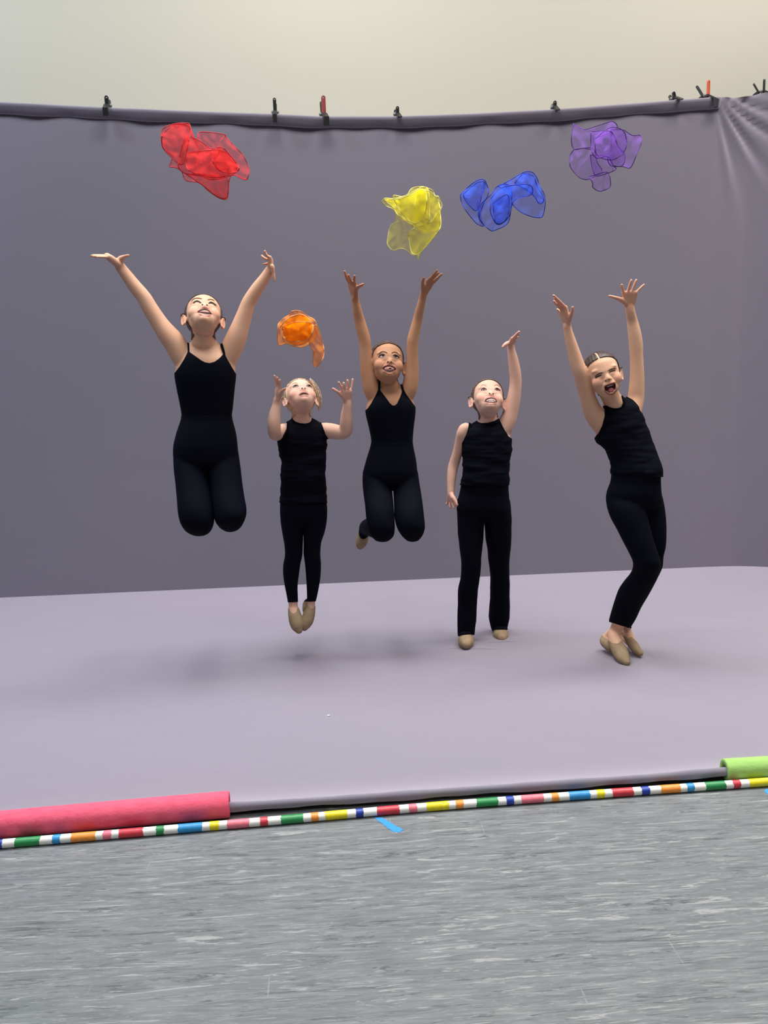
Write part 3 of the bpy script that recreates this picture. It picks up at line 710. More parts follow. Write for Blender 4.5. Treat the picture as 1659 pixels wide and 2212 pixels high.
    for ch in K['limbs'][:2]:
        A = spline(np.array(ch, float), 4); X = np.array([P(a[0], a[1], Y+a[2]) for a in A]); rr = np.array([a[3]/pxm(x) for a, x in zip(A, X)])
        near = np.where(inhead)[0]
        if len(near):
            dd = (np.linalg.norm(V[near][:, None, :]-X[None], axis=2)-rr[None]).min(1); armd[near] = np.minimum(armd[near], dd)
    for g in K['wear']:
        Fv = g['f'](px, py, dyv)
        if g.get('nohead', True): Fv = np.where(inhead & (HLc[:, 2] > -2) & (HLc[:, 1] > -8.2), np.minimum(Fv, -1), Fv)
        Fv = np.where(dmin < 3, -1, Fv)
        off = np.full(nv, g['off'])
        if 'fold' in g:
            am, kx, ky = g['fold']; sel = np.where(Fv > -3)[0]
            off[sel] += [am*(noise.noise(Vector((V[i, 0]*kx, V[i, 1]*kx, V[i, 2]*ky)))+.6*noise.noise(Vector((V[i, 0]*kx*2.1+5, V[i, 1]*kx*2.1, V[i, 2]*ky*2.2)))) for i in sel]
        if 'flare' in g: off += np.array([g['flare'](a, b) for a, b in zip(px, py)])
        off = np.maximum(off, .0012)
        cv, ct = clipmesh(V, T, Fv, Nn, off)
        q = fast_mesh(g['name'], cv, ct, g['m'], root)
        if g.get('label'): q['label'] = g['label']
    # hair
    hl = K['hair']; x, y, z = HLc.T
    gy = np.interp(y, [-9, -7, -5, -3, -1.5, 0, 1.5, 3, 4.5, 5.6, 6.4, 7.2, 12], np.array([-3.2, -3.0, -2.6, -1.8, .2, 1.3, 1.9, 2.6, 3.4, 4.6, 6.4, 9, 9])+hl.get('fwd', 0))
    gy = gy - .03*np.maximum(0, 4-np.abs(x))**2*(y > 3)*hl.get('peak', 1)
    fh = np.minimum(np.minimum(gy-z, (y+6.8)), np.minimum((1.0-(x/8.3)**2-((y-2)/10.2)**2-((z+1)/11.0)**2)*5, (armd-.004)*200)); ed = np.minimum(np.sqrt((x-7.5)**2+((y+1.2)/1.35)**2+(z+.9)**2), np.sqrt((x+7.5)**2+((y+1.2)/1.35)**2+(z+.9)**2))
    fh = np.minimum(fh, ed-1.9); fh = np.where(inhead, fh, -1)
    if hl.get('part'): fh = np.where((z > -3) & (y > 4), np.minimum(fh, np.abs(x-hl['part'])-.34), fh)
    off = (.0036+.0004*np.sin(x*5+z*.8))*np.ones(nv)+hl.get('extra', 0)
    cv, ct = clipmesh(V, T, fh, Nn, np.clip(off, .001, .02)); fast_mesh('hair', cv, ct, K['hairm'], root)
    bn = [];
    bV = []; bF = []
    for k in range(3):
        r = (3.1-.75*k)*u; ring = [HL((0+math.cos(t)*(2.4-.8*k), 3.6+math.sin(t)*(2.4-.8*k), -9.3-k*.9)) for t in np.linspace(0, 2*math.pi, 14)]
        v, f = tube3(ring, np.full(14, .95*u), 9, caps=False); b = len(bV); bV += v; bF += [tuple(i+b for i in q) for q in f]
    v, f = ellip(HL((0, 3.6, -9.0)), (2.5*u, 2.5*u, 1.8*u), RW); b = len(bV); bV += v; bF += [tuple(i+b for i in q) for q in f]
    mesh_obj('hair_bun', bV, bF, K['hairm'], root)
    # face
    for tp, bt in fc.get('eyes', []): lens_patch('eye', bvh, tp, bt, M_eye, root, .0004, .0009)
    for cx, cy, r in fc.get('iris', []): disc('iris', bvh, cx, cy, r, r*.9, M_darkest, root, .0013)
    for pts, w_ in fc.get('lash', []): stroke('eyelash', bvh, pts, w_, M_darkest, root, .0014)
    for pts, w_ in fc.get('brow', []): stroke('eyebrow', bvh, pts, w_, K['browm'], root, .0008)
    for cx, cy, rx, ry, a in fc.get('nost', []): disc('nostril', bvh, cx, cy, rx, ry, M_darkest, root, .0009, a)
    for pts, w_ in fc.get('crease', []): stroke('skin_crease_shade', bvh, pts, w_, K['creasem'], root, .0003)  # smile-line shade painted as darker strokes, no dent in the mesh
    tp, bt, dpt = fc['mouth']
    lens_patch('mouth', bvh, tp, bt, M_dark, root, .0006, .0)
    for tp, bt, kind in fc.get('inner', []):
        lens_patch({'t': 'teeth', 'g': 'tongue', 'm': 'teeth'}[kind], bvh, tp, bt, {'t': M_teeth, 'g': M_tongue, 'm': M_mouthpink}[kind], root, .0022, .0012)
    for pts, w_ in fc.get('tgap', []): stroke('teeth_gap', bvh, pts, w_, M_dark, root, .0040)
    for pts, w_ in fc.get('lips', []): stroke('lip', bvh_a, pts, w_, K['lipm'], root, .0005)
    return root, bvh, HL, u

def Yof(px, py): return float(G(px, py)[1])
skinA = skin('light warm skin', (223, 178, 150), (208, 128, 110)); skinB = skin('fair pink skin', (225, 182, 163), (210, 132, 118)); skinC = skin('tan skin', (192, 144, 113), (170, 94, 78))
crA = mat('skin fold shade', lin((206, 152, 130)), .7); crC = mat('tan skin fold shade', lin((160, 108, 84)), .7)  # darker skin tones for the painted smile-line shade
lipA = mat('pink lip', lin((200, 128, 118)), .45, .4); lipC = mat('rose lip', lin((176, 112, 95)), .45, .4)
h_dark = hairm('dark brown hair', (58, 40, 34)); h_brown = hairm('brown hair', (68, 50, 42)); h_blond = hairm('blonde hair', (168, 142, 108)); h_light = hairm('light brown hair', (78, 60, 50)); h_ebony = hairm('near black hair', (50, 38, 35))
br_dark = mat('brown brow', lin((120, 80, 62)), .8); br_lt = mat('faint brow', lin((200, 152, 126)), .8); br_ebony = mat('deep brown brow', lin((88, 55, 42)), .8)
big = lambda *a: polyf(a)
mn = lambda *f: (lambda x, y, d: np.minimum.reduce([q(x, y, d) for q in f]))
mx = lambda *f: (lambda x, y, d: np.maximum.reduce([q(x, y, d) for q in f]))
pf = lambda pts: (lambda x, y, d, f=polyf(pts): f(x, y))
below = lambda x0, y0, x1, y1: (lambda x, y, d: y-(y0+(x-x0)*(y1-y0)/(x1-x0)))
above = lambda x0, y0, x1, y1: (lambda x, y, d: (y0+(x-x0)*(y1-y0)/(x1-x0))-y)
inv = lambda f: (lambda x, y, d: -f(x, y, d))

# --- 1: tallest jumper, left -------------------------------------------------
Y1 = Yof(445, 1462)
K1 = dict(Y=Y1, base=(P(445, 900, Y1)[0], Y1, .55), label='tallest girl jumping at left in black camisole, arms flung wide under the red scarf',
 torso=[[(424, 732, 462, 732, .8, .03), (410, 741, 474, 742, .62, .02), (396, 756, 490, 757, .55, .01), (384, 776, 505, 776, .56, 0), (378, 806, 509, 808, .60, 0), (383, 840, 506, 840, .62, 0), (391, 880, 502, 880, .64, 0), (393, 903, 500, 903, .66, 0), (383, 935, 508, 935, .68, 0), (376, 968, 512, 968, .68, 0), (380, 1000, 512, 1000, .62, 0), (405, 1016, 490, 1016, .5, 0)]],
 loft=[[(376, 975, 446, 980, .95, 0), (377, 1010, 448, 1012, 1.0, -.02), (381, 1045, 452, 1047, 1.0, -.05), (384, 1078, 457, 1080, .98, -.08), (386, 1105, 461, 1107, .9, -.10), (391, 1128, 460, 1132, .8, -.11), (401, 1145, 452, 1149, .6, -.10), (414, 1154, 440, 1156, .4, -.09)],
       [(446, 980, 513, 975, .95, 0), (449, 1012, 518, 1010, 1.0, -.02), (455, 1047, 522, 1045, 1.0, -.05), (459, 1080, 527, 1078, .98, -.08), (463, 1103, 531, 1100, .9, -.10), (466, 1124, 529, 1118, .8, -.11), (476, 1139, 520, 1137, .6, -.10), (488, 1147, 509, 1146, .4, -.09)]],
 limbs=[[(404, 790, 0, 22), (392, 768, 0, 24), (378, 742, 0, 24), (362, 722, 0, 22), (346, 700, 0, 18.8), (326, 669, 0, 17.2), (311, 643, 0, 16), (290, 617, 0, 14.6), (270, 590, 0, 12.4), (258, 574, 0, 10.8)],
        [(484, 790, 0, 22), (495, 765, 0, 23), (506, 740, 0, 23), (514, 720, 0, 21.5), (521, 700, 0, 19), (530, 674, 0, 16.8), (538, 652, 0, 15.4), (556, 623, 0, 14), (572, 600, 0, 11.6), (582, 584, 0, 10)],
        [(424, 1120, -.09, 31), (424, 1125, -.02, 26), (426, 1120, .08, 25), (428, 1112, .17, 17), (428, 1106, .24, 13)], [(428, 1106, .24, 13), (428, 1112, .28, 14), (428, 1128, .30, 12), (428, 1142, .31, 9)],
        [(497, 1110, -.09, 30), (497, 1116, -.02, 25), (497, 1112, .08, 24), (498, 1104, .17, 16), (498, 1098, .24, 13)], [(498, 1098, .24, 13), (498, 1104, .28, 14), (498, 1120, .30, 12), (498, 1134, .31, 9)]],
 hands=[dict(Wr=(255, 571, 0), knk=[(231, 552.5, .035), (238, 556, -.03)], tips=[(199, 551.5, .05), (196, 552.5, .03), (200, 554, .01), (208, 555, -.01)], thumb=[(261, 560, -.01), (269, 554, -.02), (278, 551.5, -.02)], bend=0, rp=7.2),
        dict(Wr=(584, 580, 0), knk=[(583, 556, -.02), (586, 562, .02)], tips=[(571, 541, -.03), (573, 545, -.01), (564, 552, .01), (568, 571, .02)], thumb=[(588, 575, -.02), (590.5, 590, -.02), (592.5, 606, -.02)], bend=-1)],
 head=(439.5, 687, 5.6, (2.8, 51, -3)), neck=(440, 741, .0, 24.5), skin=skinA, lipm=lipA, creasem=crA, browm=br_dark, hairm=h_dark, hair=dict(peak=1),
 wear=[dict(name='camisole_leotard', m=M_black, off=.0024, f=mx(pf([(407, 759), (414, 764), (424, 771), (434, 778), (443, 783), (453, 784.5), (463, 782), (473, 775), (480, 768), (485, 763), (492, 778), (500, 793), (511, 812), (530, 830), (530, 915), (360, 915), (360, 825), (376, 809), (388, 793), (398, 777)]), pf([(404.6, 735), (408.6, 735), (409.5, 763), (405.5, 763)]), pf([(471, 735), (476, 735), (482, 745), (487, 765), (483, 766), (478, 750)]))),
       dict(name='leggings', m=M_black, off=.0034, f=lambda x, y, d: np.minimum(y-899, .25*200-d*200)), dict(name='dance_shoe', m=M_shoe, off=.002, f=lambda x, y, d: np.minimum((d-.262)*400, 463-x)), dict(name='dance_shoe', m=M_shoe, off=.002, f=lambda x, y, d: np.minimum((d-.262)*400, x-463))],
 face=dict(eyes_c=[(426.5, 652.5), (458, 656)], mouth=([(425.6, 674.7), (433, 669), (441, 666.8), (449.5, 669), (458.4, 678.6)], [(425.6, 674.9), (433, 676), (442, 678), (451, 679), (458.4, 679)], .004),
  inner=[([(432, 674), (437, 672.2), (442, 671.3), (448.5, 672.8), (452.5, 676)], [(432, 674.4), (437, 675), (442, 675.4), (448.5, 676.2), (452.5, 676.6)], 'm')],
  lash=[([(417.5, 655.5), (421.5, 651.8), (426.5, 650.6), (431, 652.6), (435, 655)], 2.9), ([(450, 656), (454, 653.6), (458, 654.2), (462.5, 657), (466.5, 660.6)], 2.9)],
  brow=[([(413, 651.5), (417, 646.8), (423, 644.6), (430, 644.4), (437, 646)], 2.2), ([(448, 648.5), (453, 646.8), (458.5, 647.4), (463, 650.6)], 2.2)],
  nost=[(437.4, 658.4, 2.6, 1.5, -.5), (447, 659.2, 2.6, 1.5, .5)], lips=[([(427, 672), (433.5, 666.6), (441, 664.4), (449.6, 666.4), (457.5, 674.5)], 2.6), ([(430, 678.5), (436, 680.4), (443, 681.8), (450, 681.8), (455.5, 681)], 3.2)],
  crease=[([(434, 661), (428, 665), (425, 671), (424, 678)], 1.3), ([(450, 662), (456, 667), (460, 674), (461, 682)], 1.3)]))

# --- 2: small blonde girl ------------------------------------------------------
Y2 = Yof(650, 1425)
K2 = dict(Y=Y2, base=(P(650, 900, Y2)[0], Y2, .05), label='small blonde girl in black hopping with pointed toes below the orange scarf',
 torso=[[(634, 900, 670, 900, .8, .02), (627, 908, 677, 907, .68, .02), (612, 918, 694, 917, .62, .01), (606, 932, 702, 931, .6, 0), (601, 953, 705, 950, .62, 0), (604, 975, 704, 970, .66, 0), (609, 1002, 702, 1000, .7, -.005), (609, 1030, 702, 1030, .72, -.01), (607, 1060, 704, 1060, .7, 0), (606, 1090, 705, 1090, .68, 0), (608, 1118, 704, 1116, .6, 0), (630, 1134, 682, 1134, .5, 0)]],
 loft=[[(606, 1095, 656, 1100, .95, 0), (607, 1125, 655, 1128, 1, 0), (611, 1152, 654, 1152, 1, 0), (615.5, 1178, 653, 1178, 1, 0), (616.5, 1200, 652, 1200, 1, 0), (613, 1218, 648, 1218, 1, .005), (612.5, 1240, 645, 1240, 1.02, .01), (616, 1265, 642, 1265, 1, .01), (620, 1285, 642.5, 1285, 1, .01), (623, 1303, 643, 1302, 1, .01)],
       [(656, 1100, 706, 1095, .95, 0), (656, 1128, 705, 1125, 1, 0), (656.5, 1152, 700, 1150, 1, 0), (657, 1174, 693, 1172, 1, 0), (657, 1196, 691, 1195, 1, 0), (660, 1220, 692.5, 1220, 1.02, .005), (662, 1245, 691.5, 1245, 1, .01), (663.5, 1268, 688, 1268, 1, .01), (664, 1288, 684, 1288, 1, .01), (664, 1302, 681, 1300, 1, .02)]],
 limbs=[[(626, 932, 0, 15), (614, 930, -.015, 15.5), (604, 934, -.05, 15.5), (595.5, 938, -.09, 14.8), (592.5, 930, -.115, 14.6), (592, 912, -.12, 14.4), (594, 892, -.115, 12.4), (597.5, 875, -.11, 9.8), (599, 864, -.11, 8.8)],
        [(680, 932, 0, 14), (700, 930, 0, 17), (720, 932, -.01, 17), (738, 935, -.02, 15), (747, 930, -.03, 14.5), (748, 912, -.04, 14), (748.5, 895, -.045, 12.4), (750, 880, -.05, 10.2), (751, 869, -.05, 9)],
        [(633, 1300, .01, 10), (633.5, 1312, .01, 10.5), (636, 1326, -.005, 13), (640, 1342, -.02, 14.6), (643.5, 1355, -.03, 12.6), (645.5, 1361, -.035, 8)], [(634, 1306, .03, 9), (633, 1318, .045, 9), (636, 1330, .02, 9)],
        [(672, 1298, .02, 9), (671, 1310, .02, 10), (668, 1325, .01, 12), (664, 1340, .0, 12.5), (659.5, 1351, -.005, 10), (657.5, 1356, -.01, 7)], [(668, 1300, .05, 8), (662, 1305, .06, 7.5), (663, 1318, .04, 9)]],
 hands=[dict(Wr=(599.5, 864, -.11), knk=[(603, 838, -.13), (598, 842, -.09)], tips=[(604.5, 819.5, -.15), (598.5, 814, -.14), (592.8, 810.5, -.12), (595.5, 823, -.08)], thumb=[(606, 853, -.13), (609.5, 844, -.15), (616.5, 839.5, -.165)], bend=.3),
        dict(Wr=(750.5, 868, -.05), knk=[(739, 845, -.08), (757, 845, -.06)], tips=[(731, 824.5, -.1), (742, 826, -.09), (750.5, 820, -.08), (762, 817.5, -.06)], thumb=[(741, 857, -.07), (730, 847, -.09), (719, 839.5, -.1)], bend=.3)],
 head=(650, 861.5, 4.72, (14, 50, 11)), neck=(651.5, 908, .0, 19.5), skin=skinB, lipm=lipA, creasem=crA, browm=br_lt, hairm=h_blond, hair=dict(peak=.7, extra=.001),
 wear=[dict(name='tank_top', m=M_blackc, off=.0040, fold=(.0045, 9, 34), f=mn(pf([(613, 909), (622, 903), (630.5, 901), (633, 906), (639, 911), (648, 914), (658, 915), (667, 913.5), (672, 909), (673.5, 901), (682, 904), (691, 910), (696, 918), (700, 929), (703.5, 939), (712, 951), (730, 975), (730, 1086), (585, 1086), (585, 970), (592, 957), (602, 950), (612, 940), (618.5, 927), (619.5, 915), (617, 910)]), lambda x, y, d: (d+.085)*500), flare=lambda x, y: .002*max(0, min(1, (y-1060)/26))),
       dict(name='leggings', m=M_black, off=.0026, f=mn(below(600, 1075, 710, 1075), mx(above(621, 1301, 645, 1300), lambda x, y, d: np.minimum(x-654, 1297.5-y+(x-670)*-.12)))),
       dict(name='dance_shoe', m=M_shoe, off=.0022, f=mx(mn(below(624, 1309, 644, 1316), lambda x, y, d: np.maximum(y-(1320+0*x)+np.abs(x-634)*-0.9+6, y-1330)), lambda x, y, d: np.minimum(np.minimum(y-1296, 668.5-x+(y-1300)*.0), 9.0+0*x-np.maximum(0, 0)) if False else -np.ones(len(x))))],
 face=dict(eyes_c=[(639, 834.5), (667, 834)], mouth=([(645.8, 854.4), (651, 849.6), (656.4, 847.9), (661.7, 849), (666.6, 852.4)], [(645.8, 854.6), (651, 853.6), (656.4, 852.2), (661.7, 852.4), (666.6, 852.8)], .0035),
  eyes=[([(633, 837), (639, 832.6), (645.5, 834.6)], [(633, 837.2), (639, 837), (645.5, 835)]), ([(661.3, 834), (667, 832.4), (673, 837)], [(661.3, 834.4), (667, 836.4), (673, 837.2)])],
  iris=[(638.5, 833.8, 2.3), (667.6, 833.6, 2.2)], lash=[([(632.4, 837.8), (636, 833), (640.5, 831.8), (645.5, 834.2)], 1.5), ([(661.3, 833.4), (665.5, 831.5), (669.5, 832.6), (673.4, 837.4)], 1.5)],
  brow=[([(631, 829.8), (637, 827), (644, 828.6)], 1.5), ([(660.5, 829), (667, 826.6), (673, 829.6)], 1.5)], nost=[(652.8, 838.9, 1.9, 1.5, -.3), (658.9, 838.9, 1.9, 1.5, .3)],
  lips=[([(646.5, 851.8), (651, 847.4), (656.4, 845.8), (661.7, 846.8), (666.4, 850.6)], 2.4), ([(648.5, 856), (653, 855.6), (657, 854.9), (661.7, 854.9), (665, 854.8)], 2.6)]))

# --- 3: middle jumper ------------------------------------------------------------
Y3 = Yof(848, 1418)
K3 = dict(Y=Y3, base=(P(848, 900, Y3)[0], Y3, .5), label='girl in black V neck camisole jumping with bent knees, arms raised below the yellow scarf',
 torso=[[(828, 824, 860, 824, .85, .03), (818, 834, 868, 834, .65, .02), (806, 848, 881, 849, .6, .01), (795, 866, 892, 866, .58, 0), (790, 888, 897, 885, .6, 0), (797, 921, 893, 921, .64, 0), (802, 945, 891, 945, .66, 0), (802, 962, 891, 962, .68, 0), (793, 992, 897, 992, .7, 0), (786, 1022, 900, 1022, .68, 0), (792, 1042, 898, 1042, .6, 0), (815, 1052, 880, 1052, .5, 0)]],
 loft=[[(785, 1018, 845, 1025, .95, 0), (784.5, 1045, 845, 1052, 1, -.02), (787, 1070, 847, 1073, 1, -.05), (790, 1092, 849, 1095, 1, -.08), (792, 1115, 850.5, 1118, .95, -.1), (795, 1138, 851.5, 1140, .8, -.115), (801, 1155, 849, 1157, .65, -.11), (812, 1167, 838, 1168, .45, -.1)],
       [(846, 1025, 901, 1018, .95, 0), (850, 1052, 905, 1046, 1, -.02), (852, 1075, 909, 1070, 1, -.05), (853, 1098, 912, 1092, 1, -.08), (854, 1120, 914.5, 1115, .95, -.1), (860, 1142, 916.5, 1138, .8, -.115), (870, 1158, 912, 1155, .65, -.11), (881, 1168, 903, 1167, .45, -.1)]],
 limbs=[[(812, 862, 0, 17), (803, 842, 0, 18), (798, 820, 0, 17), (794, 800, 0, 15.6), (791, 775, 0, 14), (789.5, 752, 0, 13), (788, 736, 0, 13.2), (783, 716, 0, 13), (777, 694, 0, 12.2), (771.5, 670, -.01, 10.2), (768.5, 652, -.015, 8.6), (767, 643, -.02, 8.2)],
        [(876, 858, 0, 17), (884, 840, 0, 17.5), (888, 820, 0, 16.5), (890, 800, 0, 14.8), (890.5, 775, 0, 13.4), (891, 750, 0, 12.8), (892, 734, 0, 12.8), (896, 715, 0, 11.8), (902, 690, 0, 10.8), (908, 665, -.01, 9.6), (912, 648, -.015, 8.6), (914, 638, -.02, 8.2)],
        [(822, 1138, -.09, 25), (820, 1142, -.02, 21), (808, 1140, .07, 20), (797, 1138, .16, 17), (790, 1140, .22, 13), (787, 1148, .25, 10.5)], [(787, 1146, .25, 11), (784, 1158, .27, 12.5), (781, 1170, .28, 12.5), (778.5, 1178, .29, 9)],
        [(892, 1138, -.09, 25), (890, 1142, -.02, 21), (884, 1128, .08, 19), (880, 1112, .17, 14), (878, 1104, .24, 11)], [(878, 1104, .24, 11), (878, 1110, .28, 12), (878, 1122, .30, 10), (878, 1132, .31, 8)]],
 hands=[dict(Wr=(766.5, 641, -.02), knk=[(766.5, 612, -.06), (755.5, 613, -.02)], tips=[(766.5, 594.5, -.1), (752, 593, -.09), (743.5, 584.5, -.06), (745, 587.5, -.03)], thumb=[(769, 625, -.05), (775, 619, -.075), (785, 613.5, -.09)], bend=-.4),
        dict(Wr=(914.5, 636, -.02), knk=[(924, 606, -.05), (931, 615, -.02)], tips=[(945.5, 583, -.09), (948, 588, -.07), (955.5, 591, -.05), (949, 598, -.02)], thumb=[(914, 620, -.05), (913, 609, -.075), (915.5, 600, -.09)], bend=.2)],
 head=(836, 787.5, 5.2, (10, 27, 1)), neck=(843, 838, .0, 19.5), skin=skinC, lipm=lipC, creasem=crC, browm=br_ebony, hairm=h_brown, hair=dict(peak=1.2),
 wear=[dict(name='camisole_leotard', m=M_black, off=.0024, f=mx(pf([(817, 841), (820, 841.5), (828, 852), (836, 862.5), (842, 871), (848, 876), (853, 876), (858, 871.5), (864, 858), (869.5, 843.5), (872, 841.5), (878, 852), (885, 862.5), (892, 873), (899, 883), (915, 900), (915, 972), (780, 972), (780, 900), (788, 888), (795, 882.5), (802, 872.5), (811, 855)]), pf([(817.5, 820), (822, 820), (820.5, 845), (816.5, 845)]), pf([(863.5, 826), (867.5, 824), (873, 843), (869.5, 846)]))),
       dict(name='leggings', m=M_black, off=.0034, f=mn(lambda x, y, d: y-957, mx(lambda x, y, d: (.2-d)*400, lambda x, y, d: np.minimum((.245-d)*400, x-770)))),
       dict(name='dance_shoe', m=M_shoe, off=.002, f=lambda x, y, d: np.minimum((d-.247)*400, 830-x)), dict(name='dance_shoe', m=M_shoe, off=.002, f=lambda x, y, d: np.minimum((d-.247)*400, x-830))],
 face=dict(eyes_c=[(826, 769), (855.5, 771)], mouth=([(825.6, 797), (829.5, 792.6), (833.5, 790.2), (840, 789), (847.3, 790.8), (852, 793.6), (855.6, 798)], [(825.6, 797.2), (829.5, 799.8), (833.5, 802), (842.2, 804.6), (849.4, 802.2), (853, 800), (855.6, 798.2)], .006),
  inner=[([(829.5, 797), (834, 793.6), (841, 792.2), (848, 793.8), (852.3, 797.6)], [(829.5, 797.5), (834, 800), (841.6, 801.6), (848.4, 800.4), (852.3, 798)], 'm')], tgap=[([(840, 797), (842.5, 795.6), (845, 796.2)], 2.2)],
  eyes=[([(818.6, 771.6), (825, 768), (832, 768.6)], [(818.6, 772), (826, 773.6), (832, 771)]), ([(849, 770), (854, 768.6), (862, 773.6)], [(849, 771.4), (854, 775), (862, 774)])],
  iris=[(827.6, 768.6, 2.5), (854.6, 770, 2.5)], lash=[([(818, 772), (822, 767.6), (827, 765.6), (832, 766.8)], 2.4), ([(848.6, 768.8), (853, 766.8), (858, 769.4), (862.6, 773.6)], 2.4)],
  brow=[([(819, 763.8), (823, 760.6), (828.5, 759.6), (834, 761.4), (837, 763)], 1.9), ([(845.5, 763), (850, 761), (855.5, 761.4), (860.5, 764)], 1.9)], nost=[(838, 781.2, 2, 1.5, -.3), (845, 782, 2, 1.4, .3)],
  lips=[([(826, 794.6), (830, 790.2), (834, 787.8), (840, 786.6), (847.3, 788.4), (852.4, 791.4), (855.6, 795.6)], 2.2), ([(829, 801.4), (834, 804.8), (842.4, 807.4), (850, 805), (854, 801.8)], 2.6)],
  crease=[([(832, 784), (827, 788), (824.4, 793), (823.6, 799)], 1.3), ([(850, 784.6), (855, 789), (858, 795), (858, 801)], 1.4)]))

